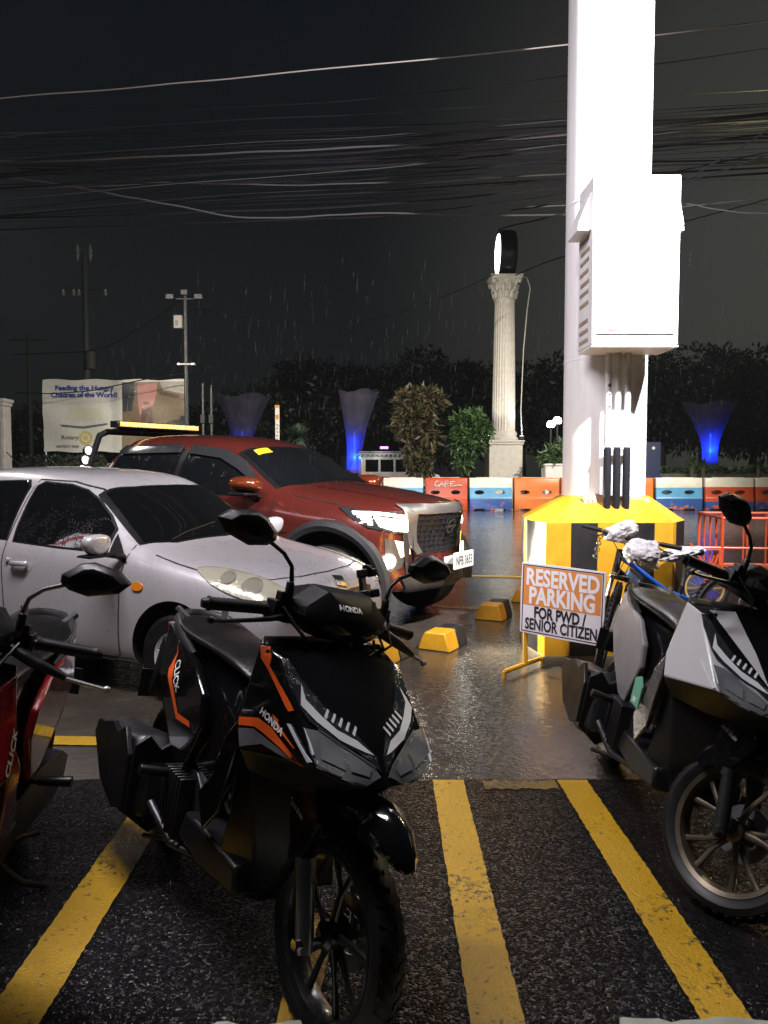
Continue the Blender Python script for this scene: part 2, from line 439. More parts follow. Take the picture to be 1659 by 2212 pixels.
# kerb stones along the foot of the picture, pale green paint, broken edge
def kerb(x0, x1):
    b = MB(); k = int((x1-x0)/.03); secs = []
    y1, y2 = gnd(570, 2204, .085).y, gnd(1550, 2195, .085).y
    for i in range(k+1):
        x = x0+(x1-x0)*i/k
        y = y1-.045 if x < -.42 else (y1 if x < -.20 else (y1-.06 if x < .60 else y2)); y += .006*math.sin(i*.9)+rnd.uniform(-.005, .005)
        z = .085+rnd.uniform(-.003, .003); secs.append([(x, y+.014, .0), (x, y+.004, z-.012), (x, y-.010, z), (x, y-.26, .09), (x, y-.26, .0)])
    b.loft(secs)
    return tag(b.build('kerb', mat('pale_kerb_paint', (.34, .37, .30), .6, dirt=.35), ang=60), kind='structure')
kerb(-3.0, 3.0)
# ------------------------------------------------------------------ scooters (x forward, y left, z up; wheelbase 1.3 m)
NF, NS = Vector((.64487, -.10858, .75654)), Vector((.19087, -.96358, .18729))      # right half of the front cowl: front and side
WA, WB = (.44, .245, .70), (.40, .235, .80)
ORANGE = mat('orange_decal', (.72, .10, .012), .35, drops=.3)
GREYD = mat('grey_decal', (.10, .10, .105), .35, drops=.3)
WHITED = mat('white_decal', (.72, .72, .72), .4)
LENS = mat('smoked_lens', (.016, .018, .020), .06, coat=1, spec=.7, drops=.5)
CLEAR = mat('headlamp_reflector', (.20, .21, .22), .25, metal=.5, coat=1, drops=.4)
DRLM = mat('light_guide_plastic', (.50, .52, .54), .35, coat=.6)
HREFL_S = mat('lamp_facet', (.30, .32, .33), .2, metal=.6, coat=1)
SEATM = mat('wet_vinyl', (.006, .006, .006), .33, spec=.35, drops=.8, dscale=120)
def steer_matrix(a):
    ax = Vector((-.42, 0, .907)).normalized(); c = Vector((.60, 0, .26))
    return Matrix.Translation(c) @ Matrix.Rotation(R(a), 4, ax) @ Matrix.Translation(-c)
def scooter_wheel(root, name, cx, rimm, w=.046):
    t = MB(); r = .26; k_ = 1.045
    t.lathe([(.196, -w*.62), (.207, -w*.86), (.226, -w), (.245, -w*.82), (.256, -w*.45), (r, 0), (.256, w*.45), (.245, w*.82), (.226, w), (.207, w*.86), (.196, w*.62)], (cx, 0, .26), n=56, close=True)
    tr = MB()                                                  # tread blocks in a V
    for k in range(40):
        a = 2*math.pi*k/40
        for sd in (-1, 1):
            pts = [(a, .006), (a+.05, .006), (a+.13, w*.78), (a+.08, w*.78)]; vs = []
            for rr in (0.0, .0035):
                for an, y in pts:
                    rad = .2605-.26*(y/w)**2*.075+rr-.001; vs.append((cx+rad*math.cos(an), sd*y, .26+rad*math.sin(an)))
            t.add(vs, [(4, 5, 6, 7), (0, 1, 5, 4), (1, 2, 6, 5), (2, 3, 7, 6), (3, 0, 4, 7)])
    t.v = [(cx+(x-cx)*k_, y, .272+(z-.26)*k_) for x, y, z in t.v]
    wheel = t.build(name, RUBBER, root, ang=30)
    b = MB(); b.lathe([(.184, -.030), (.199, -.036), (.203, -.028), (.190, -.012), (.190, .012), (.203, .028), (.199, .036), (.184, .030), (.178, .014), (.178, -.014)], (cx, 0, .26), n=56, close=True)
    b.lathe([(.0, -.042), (.022, -.042), (.036, -.03), (.038, .03), (.022, .042), (0, .042)], (cx, 0, .26), n=20)
    for k in range(5):                                         # paired spokes
        a0 = 2*math.pi*k/5+.3
        for d in (-.17, .17):
            ca, sa = math.cos(a0+d*.35), math.sin(a0+d*.35); cb, sb = math.cos(a0+d*1.5), math.sin(a0+d*1.5)
            b.tube([(cx+.034*ca, d*.05, .26+.034*sa), (cx+.10*math.cos(a0+d*.8), d*.05, .26+.10*math.sin(a0+d*.8)), (cx+.184*cb, 0, .26+.184*sb)], [.010, .0065, .009], 8, flat=1.3)
    b.v = [(cx+(x-cx)*k_, y, .272+(z-.26)*k_) for x, y, z in b.v]
    b.build('rim', rimm, wheel, ang=40)
    d = MB(); d.lathe([(.055, .046), (.095, .046), (.095, .050), (.055, .050)], (cx, 0, .26), n=32, close=True)
    for k in range(6): d.box((cx+.045*math.cos(k*1.047), .047, .26+.045*math.sin(k*1.047)), (.03, .003, .012), M=None)
    d.v = [(x, y, z+.012) for x, y, z in d.v]
    d.build('brake_disc', STEEL, wheel)
    return wheel
def make_scooter(label, pose_, steer_, s):
    X, Y, yaw, lean = pose_
    root = thing('motor_scooter', label, 'scooter', (X, Y, 0), group='scooters parked in the front bays')
    root.rotation_euler = (R(-lean), 0, R(yaw)); root.rotation_mode = 'XYZ'
    root.matrix_basis = Matrix.Translation((X, Y, 0)) @ Matrix.Rotation(R(yaw), 4, 'Z') @ Matrix.Rotation(R(-lean), 4, 'X')
    S = steer_matrix(steer_)
    side, centre, trim = s['side'], s['centre'], s.get('trim', BLACKG)
    st = []                                                    # parts that turn with the bars
    st.append(scooter_wheel(root, 'front_wheel', .66, s['rim']))
    scooter_wheel(root, 'rear_wheel', -.64, s['rim'], .052)
    for sd in (-1, 1):
        f = MB(); y = .084*sd
        f.tube([(.664, y, .235), (.652, y, .275), (.600, y, .44)], [.020, .024, .024], 14)
        f.tube([(.600, y, .43), (.535, y, .64)], .0155, 12)
        f.cyl((.602, y, .425), (.596, y, .45), .027, .027, 14)
        o = f.build('fork_leg', [s.get('fork', STEEL)], root, ang=40); st.append(o)
        c = MB(); c.cyl((.66, y+sd*.012, .26), (.66, y+sd*.034, .26), .016, .014, 6); c.build('axle_nut', CHROME, o)
    c = MB(); c.cyl((.66, -.09, .26), (.66, .09, .26), .009); st.append(c.build('axle', STEEL, root))
    c = MB(); c.box((.60, .11, .33), (.06, .035, .09)); c.tube([(.60, .112, .37), (.57, .13, .5), (.50, .12, .72), (.42, .14, 1.0)], .005, 6)
    st.append(c.build('brake_caliper', DARKM, root, bev=.006))
    # front fender: curved band over the wheel, long beak forward
    secs = []
    for x, z, hw, dp in ((.922, .540, .010, .012), (.905, .568, .036, .028), (.86, .612, .054, .05), (.79, .640, .062, .075), (.70, .642, .068, .10), (.60, .618, .074, .12), (.52, .565, .076, .12), (.45, .485, .074, .09), (.435, .44, .070, .07)):
        a = math.atan2(z-.26, x-.66); nx, nz = math.cos(a), math.sin(a); o = []
        for yy, dd in ((-1, -dp), (-1.0, -dp*.45), (-.72, .0), (-.3, .016), (0, .019), (.3, .016), (.72, 0), (1, -dp*.45), (1, -dp), (.93, -dp), (.93, -dp*.45), (.66, -.008), (0, .008), (-.66, -.008), (-.93, -dp*.45), (-.93, -dp)):
            o.append((x+nx*dd, yy*hw, z+nz*dd))
        secs.append(o)
    f = MB().loft(secs)
    for sd in (-1, 1): f.prism([(.50, .64), (.62, .635), (.66, .56), (.60, .44), (.56, .43), (.52, .52)], sd*.074, sd*.106, 'y')
    fender = f.build('front_fender', BLACKG, root, ang=42, bev=.004); st.append(fender)
    ft = bvh(fender)
    tx = drape('lettering', letters('Combi Brake', .021, .0006, .082, shear=.2), (.545, -.30, .553), (.96, 0, -.30), (.30, 0, .96), (0, 1, 0), ft, .0015, WHITED, fender, .02)
    # front cowl: two flat cheeks meeting in a keel, a sunk centre plate
    V = [(.386, -.207, .962), (.485, -.190, .945), (.61, -.188, .838), (.69, -.186, .772), (.727, -.183, .733), (.775, -.115, .704), (.795, 0, .692), (.470, 0, .988),
         (.492, -.172, .942), (.56, -.142, .889), (.622, -.107, .840), (.686, -.046, .795), (.748, 0, .750), (.400, -.243, .765), (.440, -.247, .688), (.70, 0, .625), (.56, -.13, .615), (.42, -.20, .62), (.35, -.20, .66), (.375, -.200, .985), (.35, 0, .99), (.35, 0, .60), (.580, 0, .888), (.665, 0, .818)]
    ey = [(1, 8, 9, 2), (2, 9, 10), (2, 10, 3), (3, 10, 11), (3, 11, 12, 4), (4, 12, 6, 5)]; ce = [(7, 8, 9, 22), (22, 9, 10, 23), (23, 10, 11, 12), (0, 1, 8, 7)]
    ch = [(0, 1, 2, 13), (2, 3, 4, 14, 13)]
    bk = [(6, 5, 16, 15), (5, 4, 14, 16), (14, 17, 16), (0, 13, 18, 19), (13, 14, 17, 18), (7, 20, 19, 0), (20, 19, 18, 21), (15, 16, 17, 21), (17, 18, 21)]
    b = MB()
    for sg in (1, -1):
        vs = [(x, y*sg, z) for x, y, z in V]; b.add(vs, ch+ey, 0); b.add(vs, ce, 1); b.add(vs, bk, 2)
    cowl = b.build('front_cowl', [side, centre, BLACKP], root, ang=25, bev=.007, seg=3); ct = bvh(cowl)
    def cheek(name, pts, m, off, thick=0.0, sides=(1, -1), par=None, grid=.03, face='f'):
        for sg in sides:
            n = NF if face == 'f' else NS; n = Vector((n.x, n.y*sg, n.z)); ux = Vector((0, 0, 1)).cross(n).normalized(); uy = n.cross(ux)
            c0 = Vector((.6, -.15*sg, .8)); uv = [((Vector((x, y*sg, z))-c0).dot(ux), (Vector((x, y*sg, z))-c0).dot(uy)) for x, y, z in pts]
            r = drape(name, poly(uv), c0, ux, uy, -n, ct, off, m, par or cowl, grid, thick, .4)
        return r
    cheek('headlight', [(.490, -.187, .938), (.495, -.174, .940), (.557, -.145, .889), (.622, -.107, .840), (.684, -.048, .796), (.742, -.012, .752), (.772, -.008, .724), (.763, -.017, .731), (.722, -.058, .760), (.692, -.112, .780), (.642, -.164, .813), (.612, -.177, .837), (.534, -.187, .901)], LENS, .005, .006)
    cheek('light_guide', [(.556, -.156, .886), (.594, -.157, .853), (.632, -.131, .826), (.672, -.096, .796), (.703, -.050, .779), (.738, -.018, .752), (.727, -.040, .757), (.692, -.098, .778), (.645, -.146, .811), (.604, -.174, .840)], DRLM, .0078)
    for k in range(5):
        t = k/4; x, y, z = .636+.048*t, -.112+.062*t, .826-.028*t
        cheek('light_guide', [(x-.012, y+.006, z+.012), (x-.007, y+.010, z+.009), (x+.010, y-.004, z-.010), (x+.003, y-.009, z-.006)], DRLM, .0080)
    cheek('headlight', [(.655, -.181, .798), (.668, -.146, .795), (.712, -.089, .765), (.764, -.022, .728), (.778, -.012, .714), (.786, -.055, .702), (.770, -.112, .710), (.733, -.172, .732), (.704, -.181, .757)], CLEAR, .005, .006)
    cheek('lamp_facet', [(.690, -.150, .772), (.722, -.098, .752), (.752, -.105, .722), (.722, -.158, .742)], HREFL_S, .0078)
    cheek('lamp_facet', [(.728, -.088, .748), (.760, -.035, .727), (.775, -.045, .713), (.758, -.092, .722)], HREFL_S, .0078)
    cheek('lens_highlight', [(.655, -.183, .800), (.660, -.181, .797), (.736, -.172, .733), (.733, -.178, .731)], DRLM, .0085)  # pale strips along the lens edges, highlights put in as colour
    cheek('lens_highlight', [(.733, -.174, .734), (.770, -.113, .712), (.786, -.055, .704), (.788, -.055, .700), (.772, -.114, .707), (.734, -.178, .729)], HREFL_S, .0085)
    cheek('lens_highlight', [(.668, -.147, .797), (.712, -.090, .767), (.764, -.023, .730), (.762, -.023, .733), (.710, -.091, .770), (.666, -.148, .800)], HREFL_S, .0085)
    cheek('turn_signal', [(.600, -.192, .797), (.610, -.191, .799), (.722, -.182, .738), (.712, -.184, .735)], DRLM, .005, .004, face='s')
    if s.get('stripes'):
        q = s['stripes']
        cheek('stripe', [(.390, -.206, .956), (.422, -.198, .960), (.454, -.196, .935), (.456, -.199, .914), (.586, -.189, .847), (.608, -.187, .833), (.589, -.190, .825), (.571, -.192, .834), (.452, -.202, .905), (.41, -.206, .925)], q, .0024, face='s')
        cheek('stripe', [(.404, -.24, .762), (.484, -.22, .78), (.546, -.209, .772), (.602, -.202, .752), (.693, -.19, .719), (.673, -.194, .718), (.602, -.205, .736), (.52, -.218, .751), (.479, -.226, .756), (.408, -.243, .741)], q, .0024, face='s')
        cheek('stripe', [(.412, -.243, .734), (.478, -.227, .75), (.605, -.205, .732), (.682, -.193, .717), (.526, -.222, .724), (.443, -.245, .693)], GREYD, .0022, face='s')
        cheek('stripe', [(.532, -.206, .804), (.564, -.201, .796), (.564, -.202, .788), (.656, -.192, .75), (.647, -.193, .75), (.556, -.203, .781)], q, .0025, face='s')
    if s.get('word'):
        wd = Vector((.113, .018, -.031)).normalized()
        drape('lettering', letters('HONDA', .024, .0009, .118), (.537, -.207, .778), wd, NS.cross(wd), -NS, ct, .003, WHITED, cowl, .02, 0, .4)
    if s.get('word2'):
        n = Vector((NS.x, -NS.y, NS.z)); wd = (Vector(WB)-Vector(WA)).normalized()
        drape('lettering', letters('CLICK', .034, .0011, .13, shear=.25), (Vector(WA)+Vector(WB))/2, wd, n.cross(wd), -n, ct, .003, WHITED, cowl, .02, 0, .4)
    if s.get('wedge'):
        for sg in (1, -1):
            drape('cowl_panel', poly([(sg*.07, .97), (sg*.155, .955), (sg*.10, .885), (sg*.015, .775), (sg*.03, .86)]), (.9, 0, 0), (0, 1, 0), (0, 0, 1), (-1, 0, 0), ct, .003, s['wedge'], cowl, .03)
    # inner leg shield, floor, body under the seat
    def hexsec(z, xf, yf, xm, ym, xb, yb): return [(xf, -yf, z), (xm, -ym, z), (xb, -yb, z), (xb, yb, z), (xm, ym, z), (xf, yf, z)]
    b = MB().loft([hexsec(.97, .43, .10, .40, .20, .35, .19), hexsec(.80, .52, .06, .38, .215, .32, .20), hexsec(.62, .60, .03, .41, .19, .30, .19), hexsec(.46, .52, .05, .42, .155, .28, .17), hexsec(.30, .44, .07, .40, .12, .22, .16), hexsec(.22, .36, .07, .33, .10, .10, .14)])
    b.build('leg_shield', BLACKP, root, bev=.012, ang=40)
    for sg in (1, -1):
        b = MB().loft([[(x, sg*y, z) for x, y, z in q] for q in ([(.40, .242, .760), (.40, .236, .68), (.38, .20, .69), (.38, .21, .75)], [(.33, .245, .69), (.35, .225, .56), (.32, .19, .57), (.31, .21, .68)], [(.24, .225, .56), (.27, .20, .44), (.24, .17, .45), (.22, .19, .55)], [(.10, .20, .45), (.14, .185, .34), (.10, .15, .35), (.08, .17, .44)])])
        b.build('lower_fairing', s.get('fair', BLACKG), root, bev=.008, ang=40)
    MB().prism([(.38, .25), (.36, .33), (.10, .335), (-.06, .33), (-.10, .24), (.1, .22)], -.165, .165).build('footboard', BLACKP, root, bev=.012)
    def ring(x, zb, zt, w, k=.75):
        zm = (zb+zt)/2
        return [(x, -w*.6, zb), (x, -w, zb+(zt-zb)*.25), (x, -w*.97, zm), (x, -w*k, zt), (x, w*k, zt), (x, w*.97, zm), (x, w, zb+(zt-zb)*.25), (x, w*.6, zb)]
    b = MB().loft([ring(.10, .33, .70, .09), ring(.07, .32, .79, .115), ring(-.10, .31, .82, .13), ring(-.35, .38, .84, .15), ring(-.56, .54, .85, .14), ring(-.72, .66, .85, .10), ring(-.86, .75, .84, .05)])
    body = b.build('under_seat_body', BLACKG, root, sub=2)
    for sg in (1, -1):
        pl = [(-.06, .60), (-.08, .70), (-.22, .785), (-.45, .825), (-.62, .848), (-.75, .842), (-.78, .82), (-.68, .75), (-.57, .665), (-.47, .56), (-.30, .42), (-.20, .40), (-.13, .50)]
        b = MB(); vs = []
        for inn in (0, 1):
            for x, z in pl:
                bul = .172-.28*max(0, -.45-x)**1.15-.10*abs(z-.66)-.05*max(0, x+.1)*3; vs.append((x, sg*(bul-(.03 if inn else 0)), z))
        n = len(pl); b.add(vs, [tuple(range(n)), tuple(reversed(range(n, 2*n)))]+[(i, (i+1) % n, n+(i+1) % n, n+i) for i in range(n)])
        sp = b.build('side_panel', s.get('rear', BLACKG), root, bev=.010, ang=30, seg=3)
        if s.get('stripes') and sg == 1 or s.get('stripes') and sg == -1:
            tt = bvh(sp)
            drape('stripe', poly([(-.50, .80), (-.47, .735), (-.30, .585), (-.17, .59), (-.16, .572), (-.31, .562), (-.49, .70)]), (0, -.6*sg*-1, 0), (1, 0, 0), (0, 0, 1), (0, -sg, 0), tt, .002, s['stripes'], sp, .04)
            if sg == -1: drape('lettering', letters('CLICK', .05, .001, .15, shear=.3), (-.40, -.6, .69), (.80, 0, -.6), (.6, 0, .8), (0, 1, 0), tt, .0028, WHITED, sp, .03)
    secs = []
    for x, z, w, zl in ((.115, .79, .06, .775), (.09, .822, .095, .775), (-.02, .862, .118, .80), (-.2, .874, .138, .815), (-.40, .878, .148, .83), (-.45, .892, .148, .835), (-.55, .90, .140, .845), (-.66, .89, .115, .85), (-.74, .872, .075, .85)):
        secs.append([(x, -w*.9, zl), (x, -w, (z*.6+zl*.4)), (x, -w*.78, z-.008), (x, -w*.3, z), (x, w*.3, z), (x, w*.78, z-.008), (x, w, (z*.6+zl*.4)), (x, w*.9, zl)])
    MB().loft(secs).build('seat', SEATM, root, sub=2)
    b = MB(); path = [(-.30, .130, .79), (-.40, .135, .822), (-.50, .125, .855), (-.60, .100, .876), (-.66, .052, .882), (-.68, 0, .882)]
    full = [(x, -y, z) for x, y, z in path]+[p for p in reversed(path[:-1])]
    b.tube(full, [.012, .018, .020, .021, .022, .022, .022, .021, .020, .018, .012], 10, flat=1.3)
    for sg in (1, -1): b.tube([(-.64, sg*.10, .910), (-.57, sg*.07, .875)], .015, 8)
    b.build('grab_rail', s.get('rail', mat('satin_grey_plastic', (.02, .02, .021), .4, spec=.35, drops=.4)), root)
    MB().prism([(-.84, .76), (-.84, .83), (-.90, .82), (-.88, .77)], -.045, .045).build('tail_light', mat('red_lens', (.25, .01, .01), .1, coat=1), root, bev=.01)
    b = MB().prism([(-.72, .70), (-.88, .76), (-.97, .50), (-.94, .49), (-.82, .68)], -.06, .06); b.box((-.965, 0, .54), (.006, .20, .12)); b.build('rear_mudguard', BLACKP, root, bev=.006)
    # engine with drive case on the left, exhaust with heat shield on the right
    b = MB().prism([(-.10, .24), (-.05, .36), (-.30, .40), (-.62, .36), (-.74, .30), (-.72, .20), (-.60, .17), (-.3, .19)], .06, .15)
    b.prism([(-.02, .24), (.02, .36), (-.10, .44), (-.38, .42), (-.40, .25)], -.13, .08)
    for k in range(7): b.box((-.10-.012*k*2.2, -.155, .32), (.009, .06, .20))
    b.build('engine', DARKM, root, bev=.01)
    b = MB(); pr = [(-.30, .22), (-.33, .40), (-.42, .475), (-.60, .455), (-.80, .435), (-.86, .37), (-.70, .21), (-.45, .165)]
    secs = []
    for y, k in ((-.105, .90), (-.125, 1.0), (-.225, 1.0), (-.255, .88)): secs.append([(-.55+(x+.55)*k, y-.02*(x < -.5), .32+(z-.32)*k) for x, z in pr])
    b.loft(secs); muf = b.build('exhaust', DARKM, root, bev=.012)
    b = MB()
    b.prism([(-.34, .24), (-.36, .42), (-.44, .50), (-.52, .455), (-.60, .475), (-.72, .44), (-.80, .43), (-.83, .37), (-.66, .24), (-.46, .20)], -.288, -.268)
    b.prism([(.275, .46), (.225, .495), (.18, .445), (.12, .48), (.11, .20), (.18, .15), (.275, .22)], -.352, -.332, 'x', M=Matrix.Diagonal((1, -1, 1, 1)))
    for k in range(5): b.box((-.325, -.14-.022*k, .27), (.012, .008, .15))
    b.build('heat_shield', BLACKP, muf, bev=.008)
    b = MB(); b.tube([(-.05, -.05, .3), (.02, -.12, .2), (-.15, -.16, .19), (-.3, -.2, .27)], .016, 10); b.build('exhaust_pipe', DARKM, muf)
    for sg in (-1, 1):
        b = MB(); b.cyl((-.22, sg*.17, .40), (-.22, sg*.285, .415), .016, .019, 10); b.cyl((-.22, sg*.10, .40), (-.22, sg*.175, .40), .012)
        b.build('foot_peg', BLACKP, root, bev=.003)
    b = MB(); b.tube([(-.02, .10, .22), (-.10, .20, .10), (-.16, .27, .008+.27*math.tan(R(lean)))], .011, 8); b.box((-.17, .275, .275*math.tan(R(lean))), (.06, .035, .008))
    b.build('side_stand', DARKM, root)
    b = MB(); b.tube([(-.25, -.10, .15), (-.25, .10, .15)], .009, 8); b.tube([(-.25, -.09, .15), (-.40, -.10, .10), (-.46, -.15, .09)], .010, 8); b.tube([(-.25, .09, .15), (-.40, .10, .10), (-.46, .15, .09)], .010, 8); b.build('centre_stand', DARKM, root)
    # bars
    bar = MB(); bar.tube([(.31, -.37, 1.030), (.35, -.2, 1.045), (.40, -.08, 1.05), (.42, 0, 1.05), (.40, .08, 1.05), (.35, .2, 1.045), (.31, .37, 1.030)], .011, 10)
    bar.cyl((.55, 0, .64), (.42, 0, 1.03), .028, .03)
    bar = bar.build('handlebar', DARKM, root); st.append(bar)
    for sg in (-1, 1):
        p0, p1 = Vector((.306, sg*.385, 1.029)), Vector((.346, sg*.225, 1.044)); b = MB(); n = 26
        pts = [p0.lerp(p1, i/n) for i in range(n+1)]; rr = [.0205 if i in (0, 1, n-1, n) else (.0175+.0012*(i % 2)) for i in range(n+1)]
        b.tube(pts, rr, 14); b.cyl(p0, p0+(p0-p1).normalized()*.016, .0165, .012, 12); b.build('grip', RUBBER, bar, ang=60)
        b = MB(); b.box((.358, sg*.195, 1.045), (.05, .05, .058)); b.box((.365, sg*.16, 1.04), (.06, .06, .05)); b.box((.372, sg*.195, 1.085), (.03, .03, .03)); b.cyl((.384, sg*.185, 1.08), (.380, sg*.185, 1.13), .013, .012, 10)
        b.build('switch_housing', BLACKP, bar, bev=.007)
        lp = [(.385, -.18, 1.035), (.40, -.235, 1.022), (.398, -.30, 1.010), (.375, -.365, .995), (.36, -.39, .992)] if sg == -1 else [(.395, .18, 1.03), (.405, .25, 1.0), (.395, .33, .972), (.37, .40, .955), (.352, .435, .945)]
        b = MB(); b.tube(lp, [.013, .010, .008, .0075, .007], 8, flat=.8); e_ = lp[-1]; b.lathe([(0, -.011), (.008, -.008), (.011, 0), (.008, .008), (0, .011)], (e_[0]-.002, e_[1]+sg*.003, e_[2]), n=10)
        if sg == 1: bar_l = MB(); bar_l.tube([(.39, .17, 1.035), (.402, .25, 1.004), (.394, .33, .975)], [.024, .022, .013], 10, flat=.75); bar_l.build('lever_guard', BLACKP, bar)
        b.build('brake_lever', s['lever'][0 if sg == -1 else 1], bar)
        b = MB(); b.tube([(.385, sg*.17, 1.03), (.45, sg*.15, .99), (.43, sg*.1, .93), (.38, sg*.05, .88)], .005, 6); b.tube([(.39, sg*.2, 1.06), (.46, sg*.17, 1.0), (.42, sg*.06, .90)], .004, 6); b.build('brake_cable', BLACKP, bar)
        # mirror
        mb = MB(); kx = -1
        ol = [(.090, .010), (.055, .038), (-.020, .052), (-.055, .042), (-.100, .004), (-.100, -.018), (-.075, -.036), (-.020, -.046), (.060, -.024)]
        cy, cz = .362, 1.250; secs = []
        for xo, k in ((.036, .45), (.030, .72), (.012, .96), (.0, 1.0), (-.008, .98), (-.010, .90)): secs.append([(.372+xo+.0*u, sg*(cy+u*k), cz+v*k) for u, v in ol])
        mb.loft(secs); mir = mb.build('mirror', BLACKP, root, bev=.003, ang=24); st.append(mir)
        g = MB(); g.prism([(sg*(cy+u*.86), cz+v*.86) for u, v in ol], .3605, .3622, 'x'); g.build('mirror_glass', mat('mirror_glass', (.5, .5, .52), .03, metal=1), mir)
        q = MB(); q.tube([(.382, sg*.182, 1.09), (.381, sg*.184, 1.135), (.379, sg*.192, 1.172), (.376, sg*.225, 1.203), (.374, sg*.29, 1.232), (.378, sg*.32, 1.243)], [.0085, .007, .006, .006, .0065, .012], 10); q.cyl((.384, sg*.182, 1.065), (.382, sg*.182, 1.115), .012, .0105, 12)
        q.build('mirror_stem', s.get('stem', BLACKP), mir)
    # handlebar cover with visor and side slots
    hs = []
    for x, z0, z1, w, wt in ((.25, 1.03, 1.095, .10, .08), (.31, 1.01, 1.120, .155, .12), (.38, .995, 1.138, .185, .105), (.43, .990, 1.125, .165, .080), (.470, 1.0, 1.090, .10, .055), (.488, 1.015, 1.060, .05, .03)):
        hs.append([(x, -w*.55, z0), (x, -w, z0+(z1-z0)*.35), (x, -w*.97, z0+(z1-z0)*.58), (x, -wt, z1), (x, wt, z1), (x, w*.97, z0+(z1-z0)*.58), (x, w, z0+(z1-z0)*.35), (x, w*.55, z0)])
    hc = MB().loft(hs)
    hc = hc.build('handlebar_cover', mat('cover_black', (.004, .004, .0045), .5, spec=.12, drops=.1), root, ang=22, bev=.005, seg=3); st.append(hc); ht = bvh(hc)
    for sg in (-1, 1):
        drape('cover_slot', poly([(sg*.188, 1.062), (sg*.155, 1.072), (sg*.02, 1.02), (sg*.025, .995), (sg*.05, 1.0), (sg*.155, 1.045)]), (.9, 0, 0), (0, 1, 0), (0, 0, 1), (-1, 0, 0), ht, .003, mat('slot_grey', (.03, .032, .034), .2, coat=.5), hc, .03)
    if s.get('word'):
        drape('lettering', letters('HONDA', .020, .0007, .080), (.9, -.025, 1.080), (0, 1, 0), (0, 0, 1), (-1, 0, 0), ht, .003, WHITED, hc, .02)
    MB().prism([(.24, 1.02), (.25, 1.10), (.33, 1.135), (.34, 1.11), (.28, 1.02)], -.09, .09).build('instrument_panel', BLACKP, hc, bev=.006)
    if s.get('phone'):
        b = MB(); T = Matrix.Translation((.34, .115, 1.155)) @ Matrix.Rotation(.5, 4, 'Z') @ Matrix.Rotation(-.35, 4, 'Y')
        b.box((0, 0, 0), (.012, .045, .10), M=T)
        for y, z in ((-.038, .035), (.038, .045), (-.040, -.030), (.040, -.02)):
            b.box((.006, y*.7, z), (.008, .045, .016), M=T); b.box((.018, y*1.25, z), (.034, .010, .026), M=T)
        b.box((.014, 0, -.056), (.036, .03, .012), M=T); b.box((.010, .03, .062), (.02, .05, .014), M=T)
        b.tube([(.345, .12, 1.12), (.35, .14, 1.09), (.362, .16, 1.06)], [.016, .012, .016], 8); b.tube([(.34, .13, 1.12), (.335, .175, 1.10), (.345, .19, 1.05)], [.012, .014, .012], 8)
        st.append(b.build('phone_holder', BLACKP, root, bev=.005))
    if s.get('plate_tag'):
        b = MB().prism([(.14, .60), (.20, .62), (.235, .585), (.235, .50), (.14, .50)], -.236, -.230); o = b.build('shield_sticker', mat('green_sticker', (.10, .32, .22), .4), root)
        drape('lettering', letters('087', .03, .001), (.188, -.5, .512), (1, 0, 0), (0, 0, 1), (0, 1, 0), bvh(o), .002, WHITED, o, .05)
    S2 = steer_matrix(s.get('steer_low', steer_))
    for o in st: o.matrix_basis = S2 if o.name.split('.')[0] in ('front_wheel', 'fork_leg', 'axle', 'front_fender', 'brake_caliper') else S
    return root
RIMB = mat('black_rim', (.012, .012, .013), .3, coat=.5)
RIMG = mat('bronze_grey_rim', (.13, .105, .075), .36, metal=.7, dirt=.4)
CRIMSON = mat('crimson_paint', (.23, .006, .010), .2, coat=1, drops=.45)
NARDO = mat('flat_grey_paint', (.40, .40, .405), .42, coat=.25, drops=.55, dscale=160)
SILV = mat('silver_lever', (.6, .6, .62), .3, metal=.8)
make_scooter('glossy black scooter with orange stripes, parked nearest in front of the silver car', (-.53, 2.45, -57.23, 10.66), 9.5,
             dict(steer_low=1.5, side=BLACKG, centre=BLACKG, stripes=ORANGE, rim=RIMB, lever=(BLACKP, SILV), word=True, phone=True))
make_scooter('grey and black scooter with bronze wheel rims, parked beside the yellow lines at the right', (1.11, 3.16, -91.8, 12.36), 33.9,
             dict(side=NARDO, centre=BLACKG, wedge=NARDO, rear=mat('silver_side_paint', (.17, .16, .17), .4, coat=.4, drops=.6, dscale=160), rim=RIMG, lever=(BLACKP, BLACKP), fair=mat('smoke_silver', (.10, .10, .10), .22, coat=1, drops=.8, dscale=140), plate_tag=True, fork=DARKM))
make_scooter('dark red scooter cut off by the left picture edge', (-1.44, 2.42, -82.8, 11.04), 2.0,
             dict(side=CRIMSON, centre=BLACKG, rear=CRIMSON, rim=RIMB, lever=(SILV, SILV), fair=CRIMSON, word2=True, stem=STEEL))
